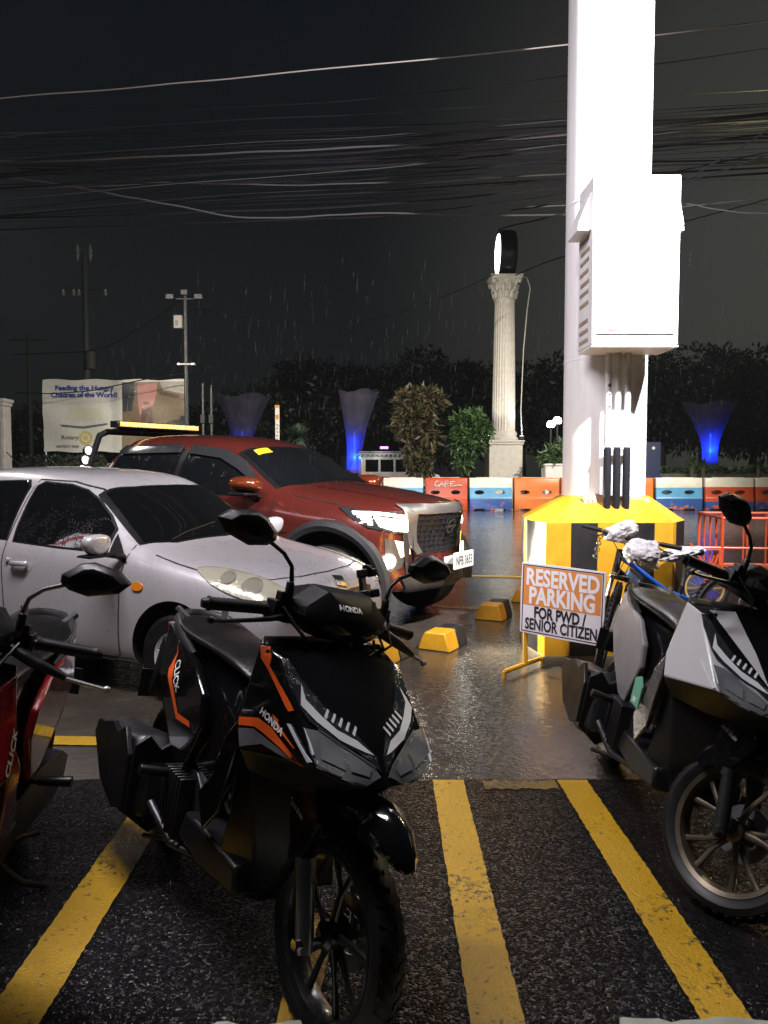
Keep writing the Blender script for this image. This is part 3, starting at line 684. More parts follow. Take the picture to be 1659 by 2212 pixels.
# ------------------------------------------------------------------ cars (x forward, y left)
def paint(name, col, metal=.55, rough=.32, drops=.14, flake=0.0):
    return mat(name, col, rough, metal=metal, coat=1.0, drops=drops, dscale=95, dirt=.04)
def car_sections(rows):
    secs = []
    for x, half in rows:
        o = [(x+(p[2] if len(p) > 2 else 0), p[0], p[1]) for p in half]
        o2 = [(q[0], -q[1], q[2]) for q in reversed(o) if q[1] > 1e-6]
        secs.append(o+o2)
    return secs
def car_wheel(root, name, x, y, r, w, rimr, spokes, rimm, outer):
    b = MB(); k = outer
    b.lathe([(rimr, -w*.42), (rimr*1.06, -w*.5), (r*.9, -w*.5), (r*.975, -w*.42), (r, -w*.25), (r, w*.25), (r*.975, w*.42), (r*.9, w*.5), (rimr*1.06, w*.5), (rimr, w*.42)], (x, y, r), n=48, close=True)
    t = b.build(name, RUBBER, root, ang=30)
    b = MB(); b.lathe([(rimr*1.02, k*w*.47), (rimr*.93, k*w*.40), (rimr*.90, -k*w*.2), (rimr*.99, -k*w*.3)], (x, y, r), n=48, close=True)
    b.lathe([(0, k*w*.34), (rimr*.22, k*w*.34), (rimr*.26, k*w*.25), (rimr*.26, 0), (0, 0)], (x, y, r), n=24)
    for i in range(spokes):
        a = 2*math.pi*i/spokes+.35; ca, sa = math.cos(a), math.sin(a)
        h0, h1 = rimr*.13, rimr*.19; vs = []
        for rad, hw, dy in ((rimr*.2, h0, .32), (rimr*.94, h1, .40)):
            for yy in (dy, dy-.2):
                for sg in (-1, 1): vs.append((x+rad*ca-sg*hw*sa, y+k*w*yy, r+rad*sa+sg*hw*ca))
        b.add(vs, [(0, 1, 3, 2), (4, 6, 7, 5), (0, 4, 5, 1), (2, 3, 7, 6), (0, 2, 6, 4), (1, 5, 7, 3)])
    b.build('rim', rimm, t, bev=.004)
    MB().lathe([(0, k*w*.02), (rimr*.75, k*w*.02), (rimr*.75, -k*w*.08), (0, -k*w*.08)], (x, y, r), n=32).build('brake_disc', DARKM, t)
    return t
SIDE = dict(ux=(1, 0, 0), uy=(0, 0, 1))
def on_side(name, uv, tree, off, m, par, sg=-1, grid=.06, thick=0.0):
    return drape(name, uv if isinstance(uv[0][1], list) else poly(uv), (0, sg*2.2, 0), (1, 0, 0), (0, 0, 1), (0, -sg, 0), tree, off, m, par, grid, thick, 2.2)
def on_front(name, uv, tree, off, m, par, grid=.06, thick=0.0, d=(-1, 0, 0)):
    return drape(name, uv if isinstance(uv[0][1], list) else poly(uv), (4, 0, 0), (0, 1, 0), (0, 0, 1), d, tree, off, m, par, grid, thick, 4)
def on_top(name, uv, tree, off, m, par, grid=.06):
    return drape(name, uv if isinstance(uv[0][1], list) else poly(uv), (0, 0, 3), (1, 0, 0), (0, 1, 0), (0, 0, -1), tree, off, m, par, grid, 0, 3)
def dense(pts, step=.05):
    out = []
    for i in range(len(pts)-1):
        a, b = Vector(pts[i]), Vector(pts[i+1]); n = max(1, int((b-a).length/step))
        out += [tuple(a.lerp(b, k/n)) for k in range(n)]
    return out+[pts[-1]]
SEAM = mat('panel_gap', (.006, .006, .006), .6)
HLENS = mat('hazy_headlamp', (.46, .44, .34), .16, metal=.3, coat=1, drops=.4)
HREFL = mat('headlamp_bowl', (.52, .50, .40), .12, metal=.6, coat=1)
AMBER = mat('amber_lens', (.75, .22, .01), .15, coat=1)
INTER = mat('cabin_dark', (.006, .006, .007), .8)

def hatchback(label, loc, yaw, pm, group=None, lit=False):
    root = thing('hatchback_car', label, 'car', (loc[0], loc[1], 0), R(yaw), group)
    lo = [(0, .20), (.55, .19), (.72, .20), (.785, .27)]
    rows = [
     (1.775, [(0, .22), (.36, .22), (.50, .24), (.58, .31), (.63, .45), (.60, .56), (.53, .63), (.40, .68), (.20, .715), (0, .725)]),
     (1.66, [(0, .20), (.45, .20), (.62, .21), (.715, .29), (.755, .46), (.745, .60), (.69, .70), (.56, .755), (.30, .782), (0, .79)]),
     (1.40, [(0, .19), (.52, .19), (.70, .20), (.785, .28), (.812, .48), (.80, .68), (.755, .79), (.63, .832), (.35, .855), (0, .865)]),
     (1.05, [(0, .19), (.55, .19), (.72, .20), (.79, .27), (.815, .50), (.805, .74), (.765, .845), (.66, .885), (.36, .915), (0, .928)]),
     (.80, [(0, .18), (.55, .18), (.72, .19), (.79, .26), (.812, .50), (.808, .78), (.775, .885), (.675, .930), (.36, .962), (0, .975)]),
     (.66, [(0, .18), (.55, .18), (.72, .19), (.79, .26), (.812, .50), (.81, .80), (.775, .91), (.672, .985), (.37, 1.04), (0, 1.055)]),
     (.42, [(0, .18), (.55, .18), (.72, .19), (.79, .26), (.812, .50), (.812, .82), (.775, .93), (.632, 1.165), (.37, 1.225), (0, 1.24)]),
     (.12, [(0, .18), (.55, .18), (.72, .19), (.79, .26), (.812, .50), (.815, .84), (.778, .945), (.592, 1.345), (.36, 1.40), (0, 1.415)]),
     (-.12, [(0, .18), (.55, .18), (.72, .19), (.79, .26), (.812, .50), (.815, .855), (.778, .955), (.575, 1.40), (.35, 1.45), (0, 1.463)]),
     (-.70, [(0, .18), (.55, .18), (.72, .19), (.79, .26), (.812, .50), (.815, .875), (.775, .975), (.565, 1.43), (.34, 1.478), (0, 1.49)]),
     (-1.2, [(0, .18), (.55, .18), (.72, .19), (.79, .26), (.81, .50), (.808, .885), (.765, .985), (.56, 1.425), (.33, 1.470), (0, 1.482)]),
     (-1.56, [(0, .2), (.5, .2), (.68, .22), (.75, .3), (.785, .52), (.785, .885), (.735, .985), (.545, 1.37), (.32, 1.42), (0, 1.43)]),
     (-1.72, [(0, .24), (.45, .24), (.60, .26), (.69, .33), (.735, .52), (.735, .85), (.69, .95), (.53, 1.13), (.3, 1.17), (0, 1.18)]),
     (-1.79, [(0, .30), (.4, .30), (.52, .32), (.60, .38), (.64, .52), (.64, .74), (.60, .82), (.48, .88), (.28, .90), (0, .90)])]
    body = MB().loft(car_sections(rows)).build('body', [pm, SEAM], root, sub=2); bake(body)
    c = MB()
    for x in (1.02, -1.34):
        for sg in (-1, 1): c.cyl((x, sg*.45, .31), (x, sg*1.2, .31), .345, n=56)
    c = c.build('cutter', SEAM); cut(body, c); body.data.shade_smooth(); body.data.set_sharp_from_angle(angle=R(35)); t = bvh(body)
    # glass, each pane in its black seal
    fw = [(-.42, .965), (-.425, 1.05), (-.405, 1.33), (-.36, 1.362), (-.10, 1.345), (.06, 1.31), (.20, 1.245), (.34, 1.15), (.43, 1.07), (.43, .93), (.03, .942)]
    rw = [(-.52, .975), (-.50, 1.33), (-.55, 1.372), (-.95, 1.362), (-1.12, 1.31), (-1.22, 1.15), (-1.24, 1.01), (-1.1, .99)]
    vent_ = [(.47, .925), (.47, 1.04), (.56, .955), (.64, .868), (.60, .868)]
    for sg in (-1, 1):
        for nm, pl in (('front_window', fw), ('rear_window', rw)):
            c0 = Vector((sum(p[0] for p in pl)/len(pl), sum(p[1] for p in pl)/len(pl)))
            big = [tuple(c0+(Vector(p)-c0)*1.055) for p in pl]
            o = on_side(nm, pl, t, .007, GLASSB, body, sg, .05); on_side('window_seal', big, t, .0035, BLACKP, body, sg, .05)
        on_side('mirror_triangle', vent_, t, .006, BLACKP, body, sg, .05)
        # door lines
        dl = [(-.44, 1.385), (-.462, 1.2), (-.49, 1.0), (-.52, .80), (-.50, .28), (-.40, .235), (.50, .235), (.555, .27), (.60, .80), (.635, .96), (.62, 1.02), (.50, 1.125), (.34, 1.235), (.15, 1.322), (-.1, 1.372), (-.44, 1.385)]
        on_side('door_gap', strip(dense(dl), .008), t, .0025, SEAM, body, sg, .3)
        on_side('door_gap', strip(dense([(-.52, .8), (-.50, .3), (-.9, .28), (-1.02, .5), (-1.2, .75), (-1.30, 1.0)]), .008), t, .0025, SEAM, body, sg, .3)
        on_side('sill_gap', strip(dense([(-.95, .245), (.66, .245)]), .006), t, .0025, SEAM, body, sg, .3)
        h = MB(); h.tube([(-.40, sg*.826, .812), (-.38, sg*.842, .815), (-.26, sg*.845, .818), (-.24, sg*.828, .818)], .016, 10, flat=1.2); h.lathe([(0, -.01), (.016, -.006), (.016, .006), (0, .01)], (-.452, sg*.818, .835), n=12)
        h.build('door_handle', pm, body)
        on_side('handle_cup', smooth_poly([(-.41, .86), (-.23, .86), (-.22, .77), (-.40, .765)], 3), t, .002, pm, body, sg, .05)
        on_side('side_indicator', smooth_poly([(.70, .742), (.75, .755), (.785, .735), (.775, .708), (.725, .70), (.70, .715)]), t, .008, AMBER, body, sg, .03, .006)
        m = MB(); secs = []
        for f, k in ((0, .62), (.02, .92), (.07, 1.0), (.13, .97), (.165, .8), (.18, .45)):
            secs.append([(.60-f*.55+.03*math.cos(a)*0, sg*(.955+.105*k*math.cos(a)+.0), 1.0+.074*k*math.sin(a)+.012*math.cos(2*a)) for a in [2*math.pi*i/14 for i in range(14)]])
        m.loft(secs); mo = m.build('wing_mirror', pm, root, sub=1)
        m = MB(); m.tube([(.60, sg*.775, .905), (.585, sg*.84, .915), (.57, sg*.93, .935)], [.032, .030, .030], 10, flat=.6); m.prism([(.50, .935), (.62, .93), (.60, .915), (.48, .92)], sg*.86, sg*1.05); m.build('mirror_foot', BLACKP, mo, bev=.004)
        hl = [(1.16, .868), (1.27, .878), (1.48, .850), (1.62, .800), (1.725, .700), (1.66, .668), (1.56, .672), (1.42, .705), (1.29, .768), (1.19, .834)]
        d = Vector((-.45, -sg*.85, -.12)).normalized(); o0 = Vector((1.4, sg*.70, .78)); ux = Vector((.88, -sg*.47, 0)); uyv = Vector((0, 0, 1))
        pl3 = [(1.16, -.745, .868), (1.28, -.735, .872), (1.46, -.69, .838), (1.58, -.62, .795), (1.69, -.52, .72), (1.705, -.48, .655), (1.66, -.56, .638), (1.58, -.655, .655), (1.44, -.745, .705), (1.30, -.78, .770), (1.20, -.775, .835)]
        uv = [((Vector((x, -y*sg if False else y*(-sg)*-1 if False else sg*abs(y), z))-o0).dot(ux.normalized()), (Vector((x, sg*abs(y), z))-o0).dot(uyv)) for x, y, z in pl3]
        hl_ = drape('headlight', poly(smooth_poly(uv, 3)), o0, ux, uyv, d, t, .010, HLENS, body, .04, .014, .8)
        ctr = Vector((sum(u for u, v in uv)/len(uv)+.05, sum(v for u, v in uv)/len(uv)-.005))
        for q, rr in ((0, .062), (-.15, .045)):
            drape('headlamp_bowl', poly([(ctr.x+q+rr*math.cos(a), ctr.y-q*.35+rr*.8*math.sin(a)) for a in [2*math.pi*i/20 for i in range(20)]]), o0, ux, uyv, d, t, .014, HREFL if not lit else emission('car_lamp', (1, .9, .7), 9), hl_, .03, .004, .8)
        car_wheel(root, 'front_wheel', 1.02, sg*.70, .285, .17, .175, 7, mat('silver_rim', (.70, .70, .72), .38, metal=.35), sg)
        car_wheel(root, 'rear_wheel', -1.34, sg*.70, .285, .17, .175, 7, mat('silver_rim', (.70, .70, .72), .38, metal=.35), sg)
    ws = [(.70, .975), (.72, .55), (.735, 0), (.72, -.55), (.70, -.0)]
    wtop = [(.20, -.53), (.245, -.30), (.255, 0), (.245, .30), (.20, .53)]; wbot = [(.66, .655), (.745, .45), (.775, 0), (.745, -.45), (.66, -.655)]
    on_top('windscreen', wtop+wbot, t, .009, GLASSB, body, .04)
    cc = [(.16, -.565), (.225, -.30), (.237, 0), (.225, .30), (.16, .565), (.655, .69), (.765, .46), (.80, 0), (.765, -.46), (.655, -.69)]
    on_top('window_seal', cc, t, .005, BLACKP, body, .04)
    w = MB()
    for y0, y1 in ((-.5, .05), (.0, .5)): w.tube([(.75, y0, .995), (.70, y0*.6+y1*.4, 1.035), (.66, y1, 1.075)], .007, 6)
    w.build('wiper', BLACKP, root)
    # bonnet and bumper gaps, grille, badge, plate
    on_top('bonnet_gap', strip(dense([(.80, -.70), (1.0, -.715), (1.2, -.715), (1.42, -.64), (1.56, -.52), (1.63, -.3), (1.655, 0), (1.63, .3), (1.56, .52), (1.42, .64), (1.2, .715), (1.0, .715), (.80, .70)]), .010), t, .002, SEAM, body, .3)
    on_front('grille_slot', smooth_poly([(-.34, .655), (.34, .655), (.40, .615), (.36, .605), (-.36, .605), (-.40, .615)]), t, .004, BLACKP, body)
    on_front('lower_grille', smooth_poly([(-.42, .42), (.42, .42), (.36, .29), (-.36, .29)]), t, .004, BLACKP, body)
    on_front('badge', [s for s in strip([(.052, .735), (-.045, .748), (-.045, .715), (.052, .69), (.052, .655), (-.045, .668)], .024)], t, .010, CHROME, body, .04, .006)
    on_front('number_plate', [(-.17, .47), (.17, .47), (.17, .56), (-.17, .56)], t, .012, WHITEP, body, .06, .008)
    a = MB(); a.box((-1.35, .0, 1.482), (.07, .05, .02)); a.tube([(-1.34, 0, 1.49), (-1.5, 0, 1.60)], .004, 6); a.build('aerial', BLACKP, root)
    on_side('tail_light', [(-1.50, .98), (-1.66, .95), (-1.70, .75), (-1.58, .70), (-1.52, .80)], t, .006, mat('red_lens', (.25, .01, .01), .1, coat=1), body, -1)
    MB().box((-.2, 0, .42), (2.3, 1.25, .40)).build('chassis', INTER, root)
    return root
SILVER = paint('silver_paint', (.58, .565, .585), .40, .30)
hatchback('silver hatchback with dark tinted windows, parked behind the black scooter', (-1.844, 5.834), -26.67, SILVER)
hatchback('white car half hidden behind the bonnet of the red pickup', (-1.25, 17.2), -3, mat('white_car_paint', (.72, .72, .72), .3, coat=1, drops=.3), lit=True)

def pickup():
    PM = paint('candy_red_paint', (.105, .018, .013), .45, .26)
    root = thing('pickup_truck', 'wet red double cab pickup truck with its headlights on', 'pickup', (-1.57, 8.365, 0), R(-31.3))
    B = [(0, .40), (.6, .40), (.78, .41), (.87, .46)]
    rows = [
     (2.66, [(0, .44), (.38, .44, -.14), (.46, .46, -.20), (.52, .52, -.25), (.565, .66, -.285), (.565, .84, -.285), (.55, .98, -.27), (.50, 1.07, -.235), (.30, 1.115, -.09), (0, 1.125)]),
     (2.54, [(0, .38), (.50, .38, -.16), (.66, .39, -.21), (.745, .46, -.24), (.785, .64, -.25), (.785, .84, -.25), (.745, .99, -.24), (.635, 1.10, -.21), (.35, 1.15, -.10), (0, 1.162)]),
     (2.20, [(0, .36), (.6, .36), (.80, .38), (.885, .46), (.92, .64), (.92, .87), (.885, 1.02), (.77, 1.135), (.40, 1.205), (0, 1.222)]),
     (1.75, [(0, .38), (.6, .38), (.80, .40), (.885, .47), (.935, .66), (.945, .93), (.915, 1.075), (.79, 1.205), (.42, 1.280), (0, 1.300)]),
     (1.36, B+[(.925, .70), (.935, .96), (.915, 1.12), (.80, 1.245), (.43, 1.315), (0, 1.335)]),
     (1.20, B+[(.925, .70), (.93, .97), (.915, 1.145), (.795, 1.295), (.43, 1.365), (0, 1.385)]),
     (.86, B+[(.925, .70), (.93, .99), (.905, 1.18), (.735, 1.50), (.42, 1.575), (0, 1.595)]),
     (.50, B+[(.925, .70), (.93, 1.0), (.90, 1.19), (.685, 1.675), (.42, 1.745), (0, 1.765)]),
     (.15, B+[(.925, .70), (.93, 1.01), (.90, 1.20), (.665, 1.745), (.41, 1.800), (0, 1.820)]),
     (-.60, B+[(.925, .70), (.93, 1.02), (.90, 1.21), (.66, 1.775), (.41, 1.828), (0, 1.845)]),
     (-1.05, B+[(.925, .70), (.93, 1.03), (.90, 1.215), (.66, 1.765), (.41, 1.815), (0, 1.83)]),
     (-1.25, B+[(.925, .70), (.93, 1.03), (.90, 1.215), (.675, 1.62), (.41, 1.66), (0, 1.67)]),
     (-1.40, B+[(.925, .70), (.93, 1.0), (.91, 1.13), (.85, 1.165), (.42, 1.17), (0, 1.17)]),
     (-2.30, B+[(.925, .70), (.93, 1.0), (.91, 1.13), (.85, 1.165), (.42, 1.17), (0, 1.17)]),
     (-2.60, [(0, .46), (.6, .46), (.76, .47), (.84, .52), (.88, .70), (.885, 1.0), (.87, 1.12), (.80, 1.15), (.4, 1.155), (0, 1.155)])]
    body = MB().loft(car_sections(rows)).build('body', [PM, SEAM], root, sub=2); bake(body)
    c = MB()
    for x in (1.80, -1.42):
        for sg in (-1, 1): c.cyl((x, sg*.5, .43), (x, sg*1.3, .43), .52, n=56)
    cut(body, c.build('cutter', SEAM)); body.data.shade_smooth(); body.data.set_sharp_from_angle(angle=R(35)); t = bvh(body)
    fw = [(-.03, 1.255), (-.03, 1.62), (.02, 1.655), (.42, 1.605), (.66, 1.505), (.86, 1.37), (.985, 1.25), (.93, 1.215), (.5, 1.22)]
    rw = [(-.14, 1.255), (-.14, 1.64), (-.2, 1.675), (-.95, 1.67), (-1.05, 1.64), (-1.11, 1.42), (-1.12, 1.27)]
    for sg in (-1, 1):
        for nm, pl in (('front_window', fw), ('rear_window', rw)):
            c0 = Vector((sum(p[0] for p in pl)/len(pl), sum(p[1] for p in pl)/len(pl))); big = [tuple(c0+(Vector(p)-c0)*1.06) for p in pl]
            on_side(nm, pl, t, .008, GLASSB, body, sg, .06); on_side('window_seal', big, t, .004, BLACKP, body, sg, .06)
        on_side('rain_visor', [(-.02, 1.60), (-.02, 1.675), (.05, 1.685), (.45, 1.63), (.72, 1.52), (.93, 1.36), (.90, 1.33), (.68, 1.45), (.42, 1.555), (.05, 1.60)], t, .030, mat('smoke_visor', (.02, .021, .022), .12, coat=1), body, sg, .06, .02)
        on_side('rain_visor', [(-.15, 1.615), (-.15, 1.685), (-.22, 1.70), (-1.02, 1.695), (-1.08, 1.64), (-1.04, 1.60), (-.9, 1.61)], t, .030, mat('smoke_visor', (.02, .021, .022), .12, coat=1), body, sg, .06, .02)
        on_side('pillar_trim', [(-.125, 1.25), (-.045, 1.25), (-.045, 1.64), (-.125, 1.64)], t, .009, BLACKP, body, sg, .06)
        for xx in (-.055, -1.03): on_side('chrome_strip', strip([(xx, 1.26), (xx+.0, 1.45), (xx+.015, 1.62)] if xx > -.5 else [(-1.10, 1.28), (-1.07, 1.47), (-1.02, 1.63)], .014), t, .011, CHROME, body, sg, .1)
        dl = [(-.085, 1.24), (-.085, .60), (.0, .50), (1.05, .50), (1.16, .60), (1.19, .95), (1.20, 1.18)]
        on_side('door_gap', strip(dense(dl), .011), t, .003, SEAM, body, sg, .4)
        on_side('door_gap', strip(dense([(-.085, .6), (-.15, .5), (-.95, .5), (-1.1, .8), (-1.22, 1.0), (-1.24, 1.25)]), .011), t, .003, SEAM, body, sg, .4)
        h = MB()
        for x in (.08, -.98): h.tube([(x, sg*.925, 1.085), (x+.03, sg*.955, 1.09), (x+.17, sg*.957, 1.092), (x+.2, sg*.925, 1.092)], .017, 8)
        h.build('door_handle', CHROME, body)
        # wheel arch flare
        for x in (1.80, -1.42):
            f = MB(); secs = []
            for i in range(25):
                a = R(-8+196*i/24); ca, sa = math.cos(a), math.sin(a); yb = .915-(.11*max(0, ca)**1.5 if x > 0 else 0)
                secs.append([(x+rr*ca, sg*(yb+yy), .43+rr*sa) for rr, yy in ((.495, -.10), (.495, .05), (.54, .066), (.58, .05), (.595, .0), (.55, -.10))])
            f.loft(secs); f.build('arch_flare', mat('rough_black_plastic', (.016, .016, .017), .5, drops=.4), body)
            car_wheel(root, 'front_wheel' if x > 0 else 'rear_wheel', x, sg*.79, .40, .26, .24, 6, DARKM, sg)
        m = MB(); secs = []
        for xf, k in ((1.16, .35), (1.14, .7), (1.07, .98), (.97, 1.0), (.90, .93), (.87, .85)):
            secs.append([(xf, sg*(1.03+.125*k*math.cos(a)), 1.31+.085*k*math.sin(a)*(1 if math.sin(a) > 0 else .8)+.01*math.cos(a)) for a in [2*math.pi*i/16 for i in range(16)]])
        mo = MB().loft(secs).build('wing_mirror', paint('copper_red_paint', (.22, .045, .014), .6, .22), root, sub=1)
        m = MB(); m.tube([(1.05, sg*.895, 1.20), (1.03, sg*.97, 1.225), (1.01, sg*1.06, 1.245)], .035, 8, flat=.6); m.box((.99, sg*1.05, 1.232), (.20, .19, .025)); m.build('mirror_foot', BLACKP, mo, bev=.006)
        # headlamp, chrome wing of the grille, fog lamp
        d = Vector((-.80, -sg*.58, -.10)).normalized(); o0 = Vector((2.3, sg*.70, 1.0)); ux = Vector((.58, -sg*.80, 0)).normalized(); uz = Vector((0, 0, 1))
        def P3(pl): return [((Vector((x, sg*y, z))-o0).dot(ux), (Vector((x, sg*y, z))-o0).dot(uz)) for x, y, z in pl]
        hl = drape('headlight', poly(P3([(2.02, .93, 1.145), (2.18, .86, 1.112), (2.36, .64, 1.068), (2.44, .50, 1.05), (2.44, .51, .893), (2.35, .67, .905), (2.21, .86, .958), (2.12, .92, 1.03)])), o0, ux, uz, d, t, .012, mat('headlamp_black', (.02, .02, .022), .08, coat=1), body, .05, .02, 1.0)
        lamp = emission('headlamp_led', (1, .88, .64), 34)
        drape('headlamp', poly(P3([(2.22, .80, 1.045), (2.35, .65, 1.025), (2.43, .52, 1.02), (2.43, .53, .915), (2.35, .665, .925), (2.26, .78, .965)])), o0, ux, uz, d, t, .020, lamp, hl, .05, .004, 1.0)
        drape('light_guide', strip(P3([(2.10, .89, 1.09), (2.22, .80, 1.078), (2.36, .63, 1.052), (2.43, .515, 1.04)]), .022), o0, ux, uz, d, t, .021, emission('daylight_led', (1, .92, .78), 14), hl, .05, .004, 1.0)
        for k in range(4): drape('light_guide', strip(P3([(2.12+.02*k, .875-.012*k, 1.055-.022*k), (2.21, .815, 1.05-.022*k)]), .010), o0, ux, uz, d, t, .021, emission('daylight_led', (1, .92, .78), 14), hl, .05, .004, 1.0)
        fb = drape('fog_recess', poly(P3([(2.31, .76, .86), (2.38, .60, .835), (2.43, .53, .74), (2.39, .60, .60), (2.31, .75, .56)])), o0, ux, uz, d, t, .006, mat('fog_recess', (.05, .045, .04), .4, coat=.4), body, .05, 0, 1.0)
        drape('fog_trim', poly(P3([(2.35, .665, .845), (2.43, .52, .815), (2.44, .50, .72), (2.39, .61, .69)])), o0, ux, uz, d, t, .012, emission('amber_trim_glow', (1, .52, .10), 2.2), fb, .05, 0, 1.0)  # trim with an amber emission of its own
        cx_ = P3([(2.33, .72, .665)])[0]
        drape('fog_lamp', poly([(cx_[0]+.058*math.cos(a), cx_[1]+.058*math.sin(a)) for a in [2*math.pi*i/20 for i in range(20)]]), o0, ux, uz, d, t, .022, emission('fog_lamp_lit', (1, .93, .78), 45), fb, .05, .01, 1.0)
    on_top('windscreen', [(.62, -.615), (.665, -.4), (.68, 0), (.665, .4), (.62, .615), (1.19, .76), (1.30, .50), (1.345, 0), (1.30, -.50), (1.19, -.76)], t, .008, GLASSB, body, .07)
    on_top('window_seal', [(.57, -.645), (.635, -.41), (.65, 0), (.635, .41), (.57, .645), (1.17, .80), (1.32, .52), (1.375, 0), (1.32, -.52), (1.17, -.80)], t, .004, BLACKP, body, .07)
    on_top('windscreen_sticker', [(.66, -.53), (.75, -.56), (.765, -.36), (.675, -.34)], t, .012, mat('yellow_sticker', (.80, .46, .02), .4), body, .05)
    on_top('lettering', [([(.70+.045*p[1]/.06*1.0, -.46+p[0]) for p in letters('VIO', .06, .002, .12)[0][0]], letters('VIO', .06, .002, .12)[0][1])], t, .014, BLACKP, body, .05) if False else None
    on_top('bonnet_gap', strip(dense([(1.38, -.80), (1.75, -.805), (2.10, -.80), (2.26, -.72), (2.36, -.58), (2.44, -.44)]), .010), t, .003, SEAM, body, .4)
    on_top('bonnet_gap', strip(dense([(1.38, .80), (1.75, .805), (2.10, .80), (2.26, .72), (2.36, .58), (2.44, .44)]), .010), t, .003, SEAM, body, .4)
    on_top('bonnet_crease', strip(dense([(1.40, -.50), (1.9, -.47), (2.45, -.38)]), .02), t, .005, PM, body, .4)
    # grille: black mesh in a chrome frame with a round emblem
    gr = on_front('grille', [(-.47, 1.07), (.47, 1.07), (.45, .80), (.34, .70), (-.34, .70), (-.45, .80)], t, .012, mat('grille_black', (.03, .03, .031), .3, metal=.5, coat=.4), body, .05, .01)
    for k in range(7):
        z = .73+.048*k; hw = .30+.14*min(1, k/2.5)
        on_front('grille_bar', strip(dense([(-hw, z), (hw, z)], .06), .012), t, .024, DARKM, gr, .2, .012)
    for k in range(-6, 7): on_front('grille_bar', strip(dense([(k*.07, .73 if abs(k) < 5 else .80), (k*.07, 1.04)], .06), .010), t, .022, DARKM, gr, .2, .012)
    SATC = mat('satin_chrome', (.34, .33, .30), .34, metal=.85)
    on_front('grille_frame', [(-.56, 1.135), (.56, 1.135), (.50, 1.065), (-.50, 1.065)], t, .030, SATC, gr, .05, .02)
    for sg in (-1, 1): on_front('grille_frame', [(sg*.56, 1.135), (sg*.44, 1.07), (sg*.405, .82), (sg*.33, .715), (sg*.40, .70), (sg*.50, .80)], t, .032, SATC, gr, .05, .02)
    ring = [(.062*math.cos(a)*.95, .945+.062*math.sin(a)) for a in [2*math.pi*i/28 for i in range(29)]]
    on_front('emblem', strip(ring, .018), t, .040, CHROME, gr, .05, .01); on_front('emblem', [(-.085, .957), (.085, .957), (.085, .933), (-.085, .933)], t, .045, CHROME, gr, .05, .008)
    on_front('bumper_lip', [(-.60, .50), (-.30, .53), (.30, .53), (.60, .50), (.55, .40), (-.55, .40)], t, .03, mat('rough_black_plastic', (.016, .016, .017), .5, drops=.4), body, .06, .03)
    pb = MB(); pb.box((2.685, .0, .635), (.016, .40, .15)); pb.box((2.62, 0, .635), (.12, .30, .06)); pl = pb.build('number_plate', mat('plate_white', (.62, .62, .58), .4), root, bev=.004)
    flat('lettering', letters('NFB 3653', .115, .0028, .335), frame((2.695, 0, .594), (0, 1, 0), (0, 0, 1)), mat('plate_letter', (.02, .025, .02), .5), pl)
    # bed bar with lamp bar and round lamps
    b = MB()
    for sg in (-1, 1): b.tube([(-1.72, sg*.72, 1.15), (-1.60, sg*.66, 1.55), (-1.52, sg*.60, 1.83), (-1.46, sg*.54, 1.87)], .035, 10); b.tube([(-1.62, sg*.66, 1.5), (-2.2, sg*.75, 1.16)], .03, 10)
    b.tube([(-1.46, -.55, 1.87), (-1.46, .55, 1.87)], .035, 10)
    for sg in (-1, 1): b.tube([(-1.46, sg*.5, 1.88), (-1.28, sg*.5, 1.895)], .022, 8); b.tube([(-1.28, -.52, 1.895), (-1.28, .52, 1.895)], .02, 8)
    bar = b.build('roll_bar', BLACKP, root)
    b = MB(); b.prism([(-1.32, 1.91), (-1.20, 1.91), (-1.19, 1.95), (-1.20, 1.985), (-1.32, 1.985)], -.62, .62); lb = b.build('lamp_bar', BLACKP, root, bev=.008)
    b = MB(); b.box((-1.255, 0, 1.948), (.14, 1.18, .052)); am = b.build('lamp_lens', mat('amber_lamp_lens', (.80, .45, .10), .2, coat=1, emit=(1, .55, .12), es=.10), lb)  # lamp bar is off; faint emission stands in for reflected light
    b = MB()
    for r_ in range(2):
        for k in range(26): b.lathe([(0, .004), (.012, .003), (.014, 0)], (-1.182, -.56+.0448*k, 1.937+.022*r_), 'x', 8)
    b.build('lamp_led', mat('led_bead', (.95, .75, .4), .1, metal=.5, emit=(1, .7, .25), es=.25), lb)  # beads unlit too, their glint given as weak emission
    for k in range(3):
        y, z = -.70-.02*k, 1.66-.105*k; x = -1.585-.03*k; b = MB(); b.lathe([(0, -.07), (.035, -.06), (.055, -.02), (.06, .0), (.052, .006), (.046, 0), (0, .002)], (x, y, z), 'x', 20)
        w = b.build('work_lamp', BLACKP, root); b = MB(); b.lathe([(.047, .0), (.03, .008), (0, .01)], (x, y, z), 'x', 20); b.build('lamp_lens', emission('work_lamp_lit', ((1, .9, .7), (1, 1, 1), (1, .6, .45))[k], 1.6-.4*k), w)
    MB().box((0, 0, .62), (3.2, 1.3, .5)).build('chassis', INTER, root)
    # lamps themselves
    for sg in (-1, 1):
        for nm, p, q, pw, an in (('headlight_beam', (2.72, sg*.60, .97), (12, sg*.6, -.5), 650, 60), ('fog_beam', (2.70, sg*.70, .66), (8, sg*.9, -1.2), 380, 84)):
            l = spot(nm, p, q, pw, (1, .90, .68), an, .8, .05); M = l.matrix_basis.copy()
            l.parent = root
    return root
PK = pickup()
